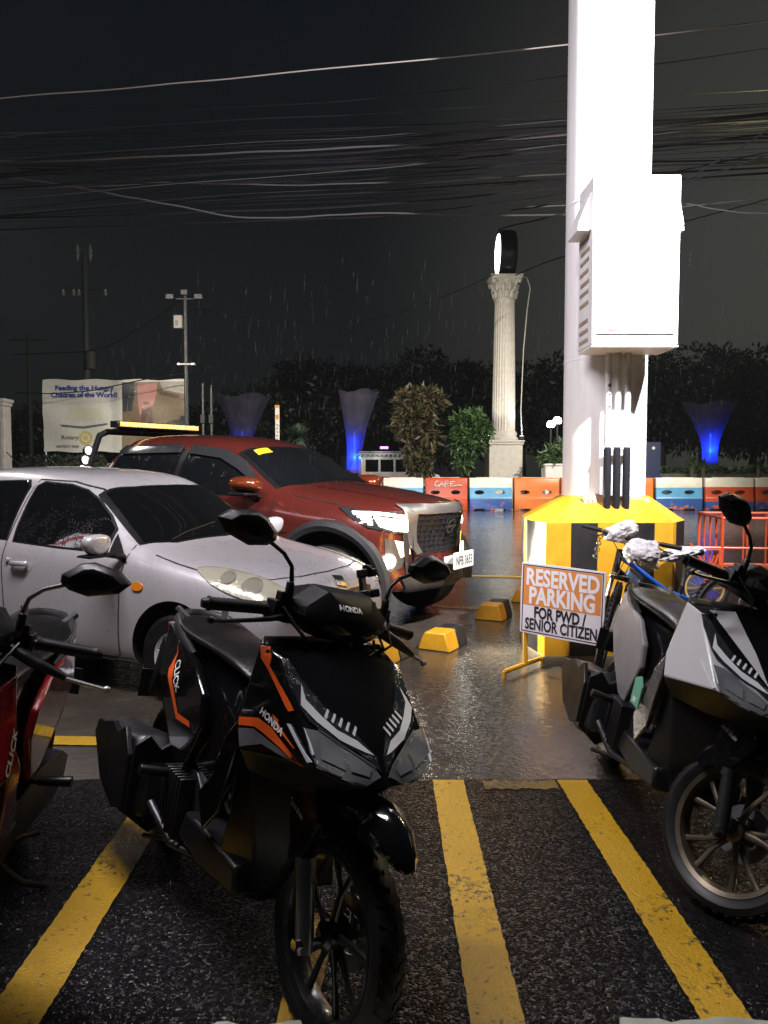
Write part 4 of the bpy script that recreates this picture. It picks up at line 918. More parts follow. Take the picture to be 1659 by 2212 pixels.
# ------------------------------------------------------------------ the white pillar on its striped block
YEL = mat('yellow_paint', (.56, .285, .016), .38, dirt=.22, drops=.5, dscale=60)
BLK = mat('black_stripe_paint', (.016, .016, .017), .35, dirt=.3, drops=.5, dscale=60)
def worn_white(name, rust=.0):
    m, nt, p = new_mat(name); t = node(nt, 'ShaderNodeTexCoord')
    mp = node(nt, 'ShaderNodeMapping'); mp.inputs['Scale'].default_value = (1, 1, .12); nt.links.new(t.outputs['Object'], mp.inputs[0])
    n = noise(nt, 9, 6, .7, vec=mp.outputs[0]); n2 = noise(nt, 5, 8, .75, vec=t.outputs['Object'])
    c = ramp(nt, n.outputs['Fac'], [(.3, (.66, .65, .66)), (.65, (.80, .79, .80))])
    f = ramp(nt, n2.outputs['Fac'], [(.70-rust*.3, gray(0)), (.76-rust*.3, gray(1))])
    nt.links.new(mixc(nt, f.outputs[0], c.outputs[0], (.25, .16, .10)), p.inputs['Base Color'])
    p.inputs['Roughness'].default_value = .38
    b = noise(nt, 14, 4, .6, vec=t.outputs['Object']); bump(nt, p, b.outputs['Fac'], .12, .01)
    return m
WWHITE, WRUST = worn_white('worn_white_paint'), worn_white('rust_edged_white', .28)
PX, PY = 1.795, 6.30
base_pts = [(1.198, 5.68), (2.15, 5.70), (2.345, 5.99), (2.36, 6.60), (2.10, 6.90), (1.45, 6.90), (1.185, 6.60), (1.135, 6.02)]
root = thing('pillar_base', 'eight sided concrete block with yellow and black stripes under the white pillar', 'bollard', (PX, PY, 0))
L = [(x-PX, y-PY) for x, y in base_pts]
H = 1.06
def stripes(poly_, z0, z1, cuts, first):
    """faces round the block; cuts (edge, fraction list) change the colour"""
    b = MB(); col = first
    for i in range(len(poly_)):
        a, c = Vector(poly_[i]), Vector(poly_[(i+1) % len(poly_)]); fr = [0]+cuts.get(i, [])+[1]
        for k in range(len(fr)-1):
            p, q = a.lerp(c, fr[k]), a.lerp(c, fr[k+1])
            b.add([(p.x, p.y, z0), (q.x, q.y, z0), (q.x, q.y, z1), (p.x, p.y, z1)], [(0, 1, 2, 3)], col)
            if k < len(fr)-2: col = 1-col
    return b
b = stripes(L, 0, H, {0: [.198, .408, .663, .854], 1: [.25], 2: [.3, .6], 3: [.5], 4: [.3, .7], 5: [.5], 6: [.3, .65], 7: [.62]}, 0)
top = [(.36*math.cos(a), .36*math.sin(a), 1.245) for a in [math.atan2(y, x) for x, y in L]]
n = len(L)
b.add([(x, y, H) for x, y in L]+top, [(i, (i+1) % n, n+(i+1) % n, n+i) for i in range(n)]+[tuple(range(n, 2*n))], 0)
b.build('block', [YEL, BLK], root, ang=20)
b = MB(); b.add([(x*1.012, y*1.012, 0.0) for x, y in L]+[(x*1.012, y*1.012, .05) for x, y in L]+[(x*.99, y*.99, .07) for x, y in L], [(i, (i+1) % n, n+(i+1) % n, n+i) for i in range(n)]+[(n+i, n+(i+1) % n, 2*n+(i+1) % n, 2*n+i) for i in range(n)])
b.build('base_seam', mat('dirty_mortar', (.10, .08, .05), .6, dirt=.5), root)
root = thing('sign_pillar', 'tall round white steel pillar rising out of the picture', 'pillar', (PX, PY, 1.2))
b = MB(); b.lathe([(.327, 0), (.327, 1.7), (.327, 3.4), (.327, 7.8)], axis='z', n=72); b.build('shaft', WWHITE, root)
b = MB()
for z in (1.12, 2.35, 4.4): b.lathe([(.327, z-.012), (.3295, z-.006), (.3295, z+.006), (.327, z+.012)], axis='z', n=72)
b.build('weld_seam', WWHITE, root)
root = thing('electrical_box', 'white steel electrical cabinet with rusty vents fixed to the pillar', 'electrical box', (1.79, 5.75, 2.34))
b = MB().box((0, 0, .60), (.62, .40, 1.19)); bx = b.build('cabinet', WWHITE, root, bev=.012)
b = MB(); b.box((0, -.206, .62), (.56, .012, 1.08)); b.build('door', WWHITE, bx, bev=.006)
b = MB(); b.tube([(.0-.20, -.2135, .118), (-.185, -.2135, .105), (-.05, -.2135, .108), (.27, -.2135, .107)], .0035, 6); b.build('door_edge', mat('rust_line', (.16, .09, .06), .7), bx)
b = MB()
for z in (.06, .13, .20, .33, .41, .48, .56, .64, .71, .79, .86): b.box((-.312, .02+rnd.uniform(-.02, .02), z), (.006, .24, .024), M=None)
b.build('vent_slot', mat('rusty_slot', (.34, .26, .18), .7, dirt=.3), bx)
b = MB(); b.box((0, 0, -.004), (.62, .40, .012)); b.build('bottom_rim', WRUST, bx)
for sg in (-1, 1):
    b = MB(); vs = []
    for y in (-.15, .15): o_ = .10 if sg == -1 else .045; vs += [(sg*.31, y, 1.10), (sg*.31, y, .82), (sg*(.31+o_), y, .82), (sg*(.31+o_*.9), y, .88)]
    b.add(vs, [(0, 1, 2, 3), (4, 7, 6, 5), (0, 3, 7, 4), (2, 6, 7, 3), (1, 5, 6, 2)]); b.build('rain_hood', WRUST if sg == -1 else WWHITE, bx, bev=.004)
grp = 'cable pipes up the pillar'
for i, px in enumerate((1311.5, 1332, 1353)):
    x = (px-829.5)/FPX*5.86
    rt = thing('cable_pipe', ('leftmost', 'middle', 'rightmost')[i]+' of the three pipes below the cabinet, white above and black below', 'pipe', (x, 5.87, 1.09), group=grp)
    b = MB(); b.tube([(0, 0, .52), (0, .0, 1.26)], .024, 16); up = b.build('upper_pipe', mat('chipped_white_pipe', (.72, .70, .70), .4, dirt=.15), rt)
    if i == 0:
        b = MB()
        for z, s in ((1.00, .014), (.93, .009), (.84, .011)): b.lathe([(0, -.0255), (s, -.0245), (s*1.1, -.02)], (0.004, 0, z), 'y', 10)
        b.build('paint_chip', mat('bare_rust', (.09, .06, .05), .7), up)
    b = MB(); b.tube([(0, 0, .0), (0, 0, .52), (0, 0, .535)], [.029, .029, .026], 16); b.build('lower_pipe', mat('black_hose', (.014, .015, .018), .25, coat=.4), rt)
    b = MB(); b.box((0, .02, .53), (.075, .05, .02)); b.build('clamp', WWHITE, rt)
root = thing('cardboard', 'flattened brown cardboard carton leaning on the block behind the pipes', 'cardboard')
b = MB(); P = [at(1259, 1064, 5.955), at(1316, 1070, 5.955), at(1403, 1076, 5.96), at(1410, 1127, 5.90), at(1312, 1121, 5.89), at(1264, 1119, 5.89)]
vs = [tuple(p) for p in P]+[(p.x, p.y+.009, p.z) for p in P]
b.add(vs, [(0, 1, 4, 5), (1, 2, 3, 4), (7, 6, 11, 10), (8, 7, 10, 9)]+[(i, (i+1) % 6, 6+(i+1) % 6, 6+i) for i in range(6)])
cb = b.build('sheet', mat('wet_cardboard', (.36, .21, .10), .55, dirt=.25), root, ang=10); ctree = bvh(cb)
for px, py in ((1278, 1088), (1385, 1098)):
    for k in (-4, 4):
        p = at(px+k, py, 5.9); drape('print', strip([(0, -.03), (0, -.005)], .012)+strip([(0, .005), (0, .03)], .012), p, (1, 0, 0), (0, 0, 1), (0, 1, 0), ctree, .002, mat('carton_print', (.10, .06, .03), .6), cb, .1, 0, .3)
p = at(1297, 1103, 5.9); drape('label', poly([(-.035, -.03), (.035, -.03), (.035, .03), (-.035, .03)]), p, (1, 0, 0), (0, 0, 1), (0, 1, 0), ctree, .002, mat('carton_label', (.62, .50, .62), .5), cb, .1, 0, .3)

# ------------------------------------------------------------------ reserved parking sign on its yellow stand
A, Bp = Vector((.985, 5.52, 0)), Vector((1.468, 5.10, 0)); U = (Bp-A).normalized(); W = (Bp-A).length
root = thing('parking_sign', 'orange and white reserved parking board on a yellow pipe stand', 'sign', (A.x, A.y, 0), math.atan2(U.y, U.x))
tilt = R(1.5)
M0 = Matrix.Translation((0, 0, .285)) @ Matrix.Rotation(tilt, 4, 'Y') @ Matrix.Rotation(R(90), 4, 'X')
def sb(name, pl, m, z, th=0.0, par=root): return flat(name, poly(pl), M0 @ Matrix.Translation((0, 0, z)), m, par, th)
HB = .505
def wav(x0, y0, x1, y1):
    return [(x0, y0), (x0+(x1-x0)*.5, y0-.004), (x1, y0), (x1+.002, (y0+y1)/2), (x1, y1), ((x0+x1)/2, y1+.003), (x0, y1), (x0-.003, (y0+y1)/2)]
SIGNW = mat('sign_white', (.74, .70, .74), .35, dirt=.06, drops=.3); SIGNO = mat('sign_orange', (.72, .27, .07), .35, dirt=.14, drops=.3)
bd = sb('board', wav(0, 0, W, HB), SIGNW, -.012, .012)
sb('colour_panel', [(.020, .205), (W-.025, .205), (W-.025, HB-.022), (.020, HB-.022)], SIGNO, .0010)
for pl in ([(.012, .010), (W-.012, .010), (W-.012, .017), (.012, .017)], [(.012, HB-.018), (W-.012, HB-.018), (W-.012, HB-.011), (.012, HB-.011)], [(.012, .017), (.019, .017), (.019, HB-.018), (.012, HB-.018)], [(W-.019, .017), (W-.012, .017), (W-.012, HB-.018), (W-.019, HB-.018)]):
    sb('border', pl, mat('sign_black', (.02, .02, .022), .4), .0014)
def sl(text, y, size, w, m, bold, x=W/2): flat('lettering', letters(text, size, bold, w), M0 @ Matrix.Translation((x, y, .0020)), m, root)
SW = mat('sign_letter_white', (.80, .76, .80), .35); SK = mat('sign_letter_black', (.018, .018, .02), .4)
sl('RESERVED', .353, .165, .560, SW, .0056); sl('PARKING', .222, .165, .505, SW, .0064)
sl('FOR PWD /', .120, .112, .40, SK, .0040, W/2-.01); sl('SENIOR CITIZEN', .032, .112, .555, SK, .0033)
b = MB()
for x in (.035, W-.035): b.tube([(x, .022, .05), (x, .022, .76)], .017, 12); b.tube([(x, -.26, .045), (x, .26, .045)], .017, 12); b.tube([(x, -.262, .0), (x, -.262, .05)], .015, 10); b.tube([(x, .262, .0), (x, .262, .05)], .015, 10)
b.tube([(.035, .024, .70), (W-.035, .024, .70)], .013, 10); b.tube([(.035, .024, .32), (W-.035, .024, .32)], .013, 10)
b.build('stand', YEL, root)

# ------------------------------------------------------------------ wheel stops
def wheel_stop(px, py, rz, label, ln=.52):
    p = gnd(px, py); root = thing('wheel_stop', label, 'wheel stop', (p.x, p.y, 0), rz, 'wheel stops on the wet bay')
    cs = [(-.150, 0), (-.118, .085), (-.085, .150), (.088, .155), (.135, .0)]
    def jit(c): return [(a+rnd.uniform(-.004, .004), z+(rnd.uniform(-.004, .004) if z > 0 else 0)) for a, z in c]
    for nm, y0, y1, m in (('yellow_end', 0, .20, YEL), ('black_band', .20, .40, BLK)):
        b = MB(); b.loft([[(a, y, z) for a, z in jit(cs)] for y in (y0, (y0+y1)/2, y1)]); b.build(nm, m, root, bev=.012, seg=2)
    return root
wheel_stop(938, 1407, -.50, 'nearest wheel stop standing free on the wet floor')
wheel_stop(1056, 1341, -.42, 'second wheel stop at the end of the yellow bay line')
wheel_stop(1132, 1303, -.42, 'farthest wheel stop, partly behind the reserved parking board')
wheel_stop(806, 1436, -.50, 'wheel stop hidden behind the handlebar of the black scooter')

# ------------------------------------------------------------------ bicycle against the block
def bicycle():
    F0, Rr = Vector((1.53, 5.24, 0)), Vector((2.56, 5.60, 0)); hd = (F0-Rr).normalized()
    root = thing('bicycle', 'blue and black mountain bike with plastic bags on its bars and saddle', 'bicycle', ((F0.x+Rr.x)/2, (F0.y+Rr.y)/2, 0), 0)
    root.matrix_basis = Matrix.Translation(((F0.x+Rr.x)/2, (F0.y+Rr.y)/2, 0)) @ Matrix.Rotation(math.atan2(hd.y, hd.x), 4, 'Z') @ Matrix.Rotation(R(5), 4, 'X')
    r = .325; fx, rx = .545, -.545
    BLUE = mat('blue_frame', (.02, .16, .75), .2, coat=1, drops=.3); BK = mat('black_frame', (.010, .010, .012), .25, coat=1, drops=.3)
    ST = Matrix.Translation((.42, 0, .6)) @ Matrix.Rotation(R(52), 4, Vector((-.33, 0, .94))) @ Matrix.Translation((-.42, 0, -.6))
    st = []
    for nm, cx in (('front_wheel', fx), ('rear_wheel', rx)):
        b = MB(); b.lathe([(r+.026*math.cos(a), .026*math.sin(a)) for a in [2*math.pi*i/10 for i in range(10)]], (cx, 0, r+.02), n=56, close=True)
        for k in range(56):
            a = 2*math.pi*k/56
            for sg in (-1, 1): b.box((cx+(r+.024)*math.cos(a), sg*.012, r+.02+(r+.024)*math.sin(a)), (.012, .012, .012))
        w = b.build(nm, RUBBER, root)
        b = MB(); b.lathe([(r-.022, -.013), (r-.042, -.009), (r-.042, .009), (r-.022, .013)], (cx, 0, r+.02), n=56, close=True); b.build('rim', mat('bike_rim', (.5, .5, .52), .25, metal=.9), w)
        b = MB(); b.lathe([(0, -.05), (.012, -.05), (.022, -.03), (.018, 0), (.022, .03), (.012, .05), (0, .05)], (cx, 0, r+.02), n=14)
        for k in range(32):
            a = 2*math.pi*k/32; sg = 1 if k % 2 else -1; a2 = a+(.35 if k % 4 < 2 else -.35)
            b.tube([(cx+.02*math.cos(a2), sg*.028, r+.02+.02*math.sin(a2)), (cx+(r-.04)*math.cos(a), 0, r+.02+(r-.04)*math.sin(a))], .0016, 4)
        b.build('spokes', CHROME, w)
        b = MB(); b.lathe([(.055, .034), (.08, .034), (.08, .036), (.055, .036)], (cx, 0, r+.02), n=28, close=True); b.build('brake_disc', STEEL, w)
        if cx == fx: st.append(w)
    b = MB(); b.tube([(.40, 0, .86), (.02, 0, .60), (-.12, 0, .545)], [.020, .017, .014], 12)
    for sg in (-1, 1): b.tube([(-.10, sg*.02, .555), (-.30, sg*.045, .47), (rx, sg*.055, r+.02)], .0095, 8)
    b.build('top_tube', BLUE, root)
    b = MB(); b.tube([(.42, 0, .76), (.22, 0, .58), (-.02, 0, .30)], [.024, .026, .024], 12); b.tube([(-.02, 0, .30), (-.13, 0, .62)], .018, 12)
    for sg in (-1, 1): b.tube([(-.02, sg*.035, .30), (rx, sg*.06, r+.02)], .011, 8)
    b.tube([(.385, 0, .90), (.435, 0, .74)], .024, 12); b.build('frame', BK, root)
    on = MB(); on.tube([(.34, 0, .735), (.26, 0, .665)], .0275, 12); on.build('frame_stripe', mat('frame_label', (.30, .55, .85), .3), root)
    f = MB()
    for sg in (-1, 1): f.tube([(fx, sg*.055, r+.02), (.50, sg*.055, .58)], [.016, .019], 10)
    st.append(f.build('fork_slider', BK, root))
    f = MB()
    for sg in (-1, 1): f.tube([(.51, sg*.055, .55), (.455, sg*.055, .70)], .0135, 10)
    st.append(f.build('fork_tube', CHROME, root))
    f = MB(); f.box((.45, 0, .715), (.05, .155, .035)); st.append(f.build('fork_crown', BK, root, bev=.008))
    b = MB(); b.tube([(.385, 0, .90), (.37, 0, .97)], .017, 10); b.tube([(.37, 0, .965), (.44, 0, .985)], .016, 10); b.tube([(.44, .0, .985), (.42, .12, 1.0), (.39, .33, 1.0)], .0125, 10); b.tube([(.44, .0, .985), (.42, -.12, 1.0), (.39, -.33, 1.0)], .0125, 10)
    hb = b.build('handlebar', BK, root); st.append(hb)
    for sg in (-1, 1):
        g = MB(); g.tube([(.412, sg*.20, 1.001), (.388, sg*.335, 1.0)], .0165, 12); g.build('grip', RUBBER, hb)
        g = MB(); g.box((.43, sg*.17, .99), (.035, .045, .035)); g.tube([(.45, sg*.17, .985), (.47, sg*.22, .97), (.46, sg*.29, .965)], .006, 6); g.build('brake_lever', DARKM, hb, bev=.003)
    g = MB(); g.tube([(.44, .12, .99), (.54, .10, .95), (.55, .04, .85), (.48, .02, .74)], .0035, 6); g.tube([(.44, -.12, .99), (.55, -.1, .97), (.57, 0, .85), (.47, -.03, .72), (.3, -.03, .66)], .0035, 6); g.build('cable', BLACKP, hb)
    b = MB(); b.tube([(-.13, 0, .60), (-.185, 0, .83)], .0145, 12); b.build('seat_post', STEEL, root)
    b = MB(); secs = []
    for x, w, z in ((.06, .012, .845), (.0, .022, .85), (-.10, .035, .848), (-.19, .07, .855), (-.27, .085, .865), (-.31, .06, .862)): secs.append([(x, w*math.cos(a), z+.025*math.sin(a)+(.0 if math.sin(a) > 0 else -.012)) for a in [2*math.pi*i/12 for i in range(12)]])
    MB().loft(secs).build('saddle', BLACKP, root, sub=1)
    b = MB(); b.lathe([(0, -.03), (.075, -.03), (.075, -.026), (0, -.026)], (-.02, 0, .30), n=24)
    for sg, a in ((-1, .5), (1, .5+math.pi)):
        ex, ez = -.02+.165*math.cos(a), .30+.165*math.sin(a); b.tube([(-.02, sg*.06, .30), (ex, sg*.075, ez)], .011, 8); b.box((ex, sg*.125, ez), (.09, .085, .025))
    b.build('crank', DARKM, root, bev=.004)
    # a chain lock hanging from the bars
    b = MB()
    for k in range(7): b.lathe([(.014+.004*math.cos(t), .004*math.sin(t)) for t in [2*math.pi*i/6 for i in range(6)]], (.40+(.006 if k % 2 else -.006), -.20, .955-.024*k), 'y' if k % 2 else 'x', 10, close=True)
    st.append(b.build('chain', STEEL, root))
    for o in st: o.matrix_basis = ST
    return root, ST
BIKE, BST = bicycle()
def bag(label, M, size, seed, mw):
    """a crumpled thin plastic bag"""
    r_ = random.Random(seed); from mathutils import noise as NZ
    bm = bmesh.new(); bmesh.ops.create_icosphere(bm, subdivisions=5, radius=1)
    dirs = [(Vector((r_.gauss(0, 1), r_.gauss(0, 1), r_.gauss(0, 1))).normalized(), r_.uniform(-.22, .26)) for _ in range(60)]
    for v in bm.verts:
        n = v.co.normalized(); k = 1.0
        for d, a in dirs: k += a*max(0, n.dot(d))**30
        q_ = n*2.2+Vector((seed, 0, 0)); k -= .30*abs(NZ.noise(q_)); k -= .13*abs(NZ.noise(q_*2.0))
        v.co = Vector((n.x*size[0], n.y*size[1], n.z*size[2]))*k
    me = bpy.data.meshes.new('plastic_bag'); bm.to_mesh(me); bm.free(); me.materials.append(mw); me.shade_smooth(); me.set_sharp_from_angle(angle=R(40))
    o = link(bpy.data.objects.new('plastic_bag', me)); o.matrix_basis = M; tag(o, label, 'plastic bag'); return o
def bagmat():
    m, nt, p = new_mat('thin_plastic'); p.inputs['Base Color'].default_value = (.72, .70, .72, 1); p.inputs['Roughness'].default_value = .25
    p.inputs['Transmission Weight'].default_value = .25; p.inputs['Subsurface Weight'].default_value = .0
    n = noise(nt, 34, 4, .7); bump(nt, p, n.outputs['Fac'], .7, .02); return m
BAG = bagmat()
bpy.context.view_layer.update()
MBk = BIKE.matrix_basis @ BST
bag('crumpled white plastic bag hanging at the front of the bike bars', MBk @ Matrix.Translation((.50, .09, .93)), (.10, .13, .095), 3, BAG)
bag('clear plastic bag tied to the bike bars beside the right grip', MBk @ Matrix.Translation((.41, -.06, 1.03)) @ Matrix.Rotation(.6, 4, 'X'), (.07, .12, .07), 8, BAG)
bag('plastic wrap pulled over the bike saddle', BIKE.matrix_basis @ Matrix.Translation((-.15, 0, .85)) @ Matrix.Rotation(.12, 4, 'Y'), (.20, .095, .050), 15, BAG)

# ------------------------------------------------------------------ orange pipe cart on the right
def cart():
    root = thing('pushcart', 'orange painted pipe cart with spoked wheels at the right picture edge', 'cart', (3.42, 7.75, 0), R(-9))
    OR = mat('orange_paint', (.42, .06, .018), .35, dirt=.25, drops=.3); b = MB()
    W_, D_ = 1.9, .95
    for y in (0, D_):
        b.tube([(0, y, .96), (W_, y, .96)], .017, 10); b.tube([(0, y, .38), (W_, y, .38)], .017, 10)
        for k in range(9): b.tube([(k*W_/8, y, .38), (k*W_/8, y, .96)], .011 if 0 < k < 8 else .017, 8)
    for x in (0, W_):
        b.tube([(x, 0, .96), (x, D_, .96)], .017, 10); b.tube([(x, 0, .38), (x, D_, .38)], .017, 10)
        for k in range(1, 4): b.tube([(x, k*D_/4, .38), (x, k*D_/4, .96)], .011, 8)
    b.tube([(-.32, .0, .66), (W_, 0, .66)], .013, 8); b.tube([(-.32, D_*.4, .62), (0, D_*.4, .62)], .013, 8)
    b.build('cage', OR, root)
    b = MB(); b.box((W_/2, D_/2, .37), (W_, D_, .02)); b.build('floor', OR, root)
    b = MB(); b.box((-.16, .10, .64), (.36, .22, .015)); b.box((-.02, .10, .56), (.02, .22, .16)); b.build('front_rack', OR, root, bev=.003)
    b = MB(); b.tube([(-.16, -.06, .26), (-.05, -.06, .60)], .012, 8); b.tube([(-.16, .06, .26), (-.05, .06, .60)], .012, 8); b.tube([(-.30, .06, .70), (-.10, .08, .40), (0, .1, .38)], .014, 8); b.build('fork', OR, root)
    for x, y in ((-.16, 0), (1.3, -.07), (1.3, D_+.07)):
        b = MB(); b.lathe([(.22+.03*math.cos(a), .03*math.sin(a)) for a in [2*math.pi*i/10 for i in range(10)]], (x, y, .25), n=40, close=True); w = b.build('wheel', RUBBER, root)
        b = MB(); b.lathe([(.195, -.014), (.175, -.012), (.175, .012), (.195, .014)], (x, y, .25), n=40, close=True); b.build('rim', mat('yellowed_rim', (.40, .27, .10), .4, metal=.5), w)
        b = MB(); b.lathe([(0, -.05), (.04, -.045), (.05, 0), (.04, .045), (0, .05)], (x, y, .25), n=16)
        for k in range(18):
            a = 2*math.pi*k/18; b.tube([(x+.04*math.cos(a+.4), .03*(1 if k % 2 else -1)+y, .25+.04*math.sin(a+.4)), (x+.178*math.cos(a), y, .25+.178*math.sin(a))], .002, 4)
        b.build('spokes', STEEL, w)
    return root
cart()
# ------------------------------------------------------------------ plastic road barriers
YB = 26.6
def barrier_mat(name, bands, wear, under):
    """bands of paint (height, colour) flaking to the plastic below"""
    m, nt, p = new_mat(name); t = node(nt, 'ShaderNodeTexCoord'); s = node(nt, 'ShaderNodeSeparateXYZ'); nt.links.new(t.outputs['Object'], s.inputs[0])
    d = node(nt, 'ShaderNodeMath', operation='DIVIDE'); d.inputs[1].default_value = 1.13; nt.links.new(s.outputs['Z'], d.inputs[0])
    c = ramp(nt, d.outputs[0], [(h/1.13, col) for h, col in bands]); c.color_ramp.interpolation = 'CONSTANT'
    oi = node(nt, 'ShaderNodeObjectInfo'); ad = node(nt, 'ShaderNodeVectorMath', operation='ADD'); nt.links.new(t.outputs['Object'], ad.inputs[0])
    cx = node(nt, 'ShaderNodeCombineXYZ'); k = node(nt, 'ShaderNodeMath', operation='MULTIPLY'); k.inputs[1].default_value = 40; nt.links.new(oi.outputs['Random'], k.inputs[0]); nt.links.new(k.outputs[0], cx.inputs[0]); nt.links.new(cx.outputs[0], ad.inputs[1])
    n = noise(nt, 4.2, 7, .68, vec=ad.outputs[0]); g = noise(nt, 2, 6, .7, vec=ad.outputs[0])
    low = node(nt, 'ShaderNodeMath', operation='MULTIPLY_ADD'); low.inputs[1].default_value = -.16; nt.links.new(d.outputs[0], low.inputs[0]); nt.links.new(n.outputs['Fac'], low.inputs[2])
    f = ramp(nt, low.outputs[0], [(.60-wear, gray(0)), (.63-wear, gray(1))])
    mx = mixc(nt, f.outputs[0], c.outputs[0], under)
    gg = ramp(nt, g.outputs['Fac'], [(.3, gray(.72)), (.6, gray(1))]); mul = node(nt, 'ShaderNodeMix', data_type='RGBA', blend_type='MULTIPLY'); mul.inputs[0].default_value = 1
    nt.links.new(mx, mul.inputs[6]); nt.links.new(gg.outputs[0], mul.inputs[7]); nt.links.new(mul.outputs[2], p.inputs['Base Color']); p.inputs['Roughness'].default_value = .38
    return m
ORB, RDB, BL, DB, WB = (.66, .17, .03), (.50, .07, .025), (.10, .34, .60), (.03, .09, .32), (.68, .66, .60)
BM = {'orange': barrier_mat('orange_barrier_plastic', [(0, ORB)], -.25, ORB), 'red': barrier_mat('red_barrier_plastic', [(0, RDB)], -.25, RDB),
      'blue': barrier_mat('blue_white_barrier_paint', [(0, DB), (.40, BL), (.78, WB)], .045, (.52, .13, .04)), 'clean': barrier_mat('blue_white_clean_paint', [(0, DB), (.40, BL), (.78, WB)], -.12, (.52, .13, .04)),
      'worn': barrier_mat('flaked_white_barrier_paint', [(0, DB), (.30, RDB), (.80, WB)], .085, (.58, .10, .03))}
def barrier_mesh(w):
    b = MB(); d = .46; prof = [(-d/2, 0), (-d/2, .42), (-d*.46, .44), (-d*.40, .80), (-d*.36, 1.06), (-d*.30, 1.12), (d*.30, 1.12), (d*.36, 1.06), (d*.40, .80), (d*.46, .44), (d/2, .42), (d/2, 0)]
    b.loft([[(x, y, z) for y, z in prof] for x in (-w/2, w/2)]); o = b.build('body', BM['orange'], None, bev=.018, seg=2); bake(o)
    c = MB()
    for x in (-.27*w, .22*w):
        c.loft([[(x+.115*math.cos(a)*(1 if abs(math.cos(a)) < .7 else 1), y, .62+.075*math.sin(a)) for a in [2*math.pi*i/20 for i in range(20)]] for y in (-.6, .6)])
        c.box((x, -.3, .0), (.26, 1.4, .12))
    cut(o, c.build('cutter', SEAM)); o.data.shade_smooth(); o.data.set_sharp_from_angle(angle=R(32)); return o
bars = [(736, 826, 'red', 'red plastic barrier behind the bonnet of the red pickup'), (828, 914, 'clean', 'clean blue and white barrier left of the scrawled one'), (918, 1009, 'red', 'red barrier with white scrawled letters'),
        (1012, 1104, 'blue', 'blue and white barrier with flaking lower band, in front of the column'), (1108, 1205, 'orange', 'plain orange barrier left of the white pillar'), (1208, 1302, 'orange', 'orange barrier mostly hidden by the white pillar'), (1305, 1408, 'orange', 'orange barrier showing at the right edge of the pillar'),
        (1412, 1513, 'blue', 'chipped blue and white barrier right of the pillar'), (1517, 1621, 'worn', 'badly flaked red and white barrier behind the scooter mirror'), (1625, 1722, 'worn', 'flaked barrier cut off by the right picture edge'),
        (640, 733, 'orange', 'orange barrier hidden behind the pickup cab'), (545, 637, 'clean', 'blue barrier hidden behind the pickup doors')]
proto = barrier_mesh(1.0); pm_ = proto.data
for x0, x1, key, lab in bars[:10]:
    a, c = at(x0, 1100, YB).x, at(x1, 1100, YB).x
    rt = thing('road_barrier', lab, 'barrier', ((a+c)/2, YB+rnd.uniform(-.06, .06), 0), rnd.uniform(-.02, .02), 'plastic barriers along the road')
    me = pm_.copy(); me.materials.clear(); me.materials.append(BM[key]); o = link(bpy.data.objects.new('body', me), rt); o.scale = ((c-a)*.985, 1, 1)
    b = MB(); b.box((0, 0, 1.128), ((c-a)*.66, .12, .016)); b.build('lid', BM['orange'] if key in ('orange', 'red') else mat('barrier_white', (.66, .64, .58), .4), rt, bev=.006)
    if 'scrawled' in lab and key == 'red':
        sc = MB()
        def gl(pts): sc.tube([(x, -.215-.015*(.9-z), z) for x, z in pts], .013, 6)
        gl([(-.28, 1.0), (-.36, 1.01), (-.41, .93), (-.39, .84), (-.30, .83), (-.24, .88)]); gl([(-.25, .82), (-.17, 1.0), (-.11, .83)]); gl([(-.22, .90), (-.10, .91)]); gl([(-.06, .80), (-.05, 1.0), (.04, 1.01), (.06, .93), (-.04, .90)]); gl([(.28, .99), (.13, .98), (.12, .84), (.20, .83), (.40, .87), (.54, .86)]); gl([(.12, .91), (.22, .92)])
        sc.build('graffiti', mat('chalk_white', (.80, .74, .70), .6), rt)
bpy.data.objects.remove(proto)

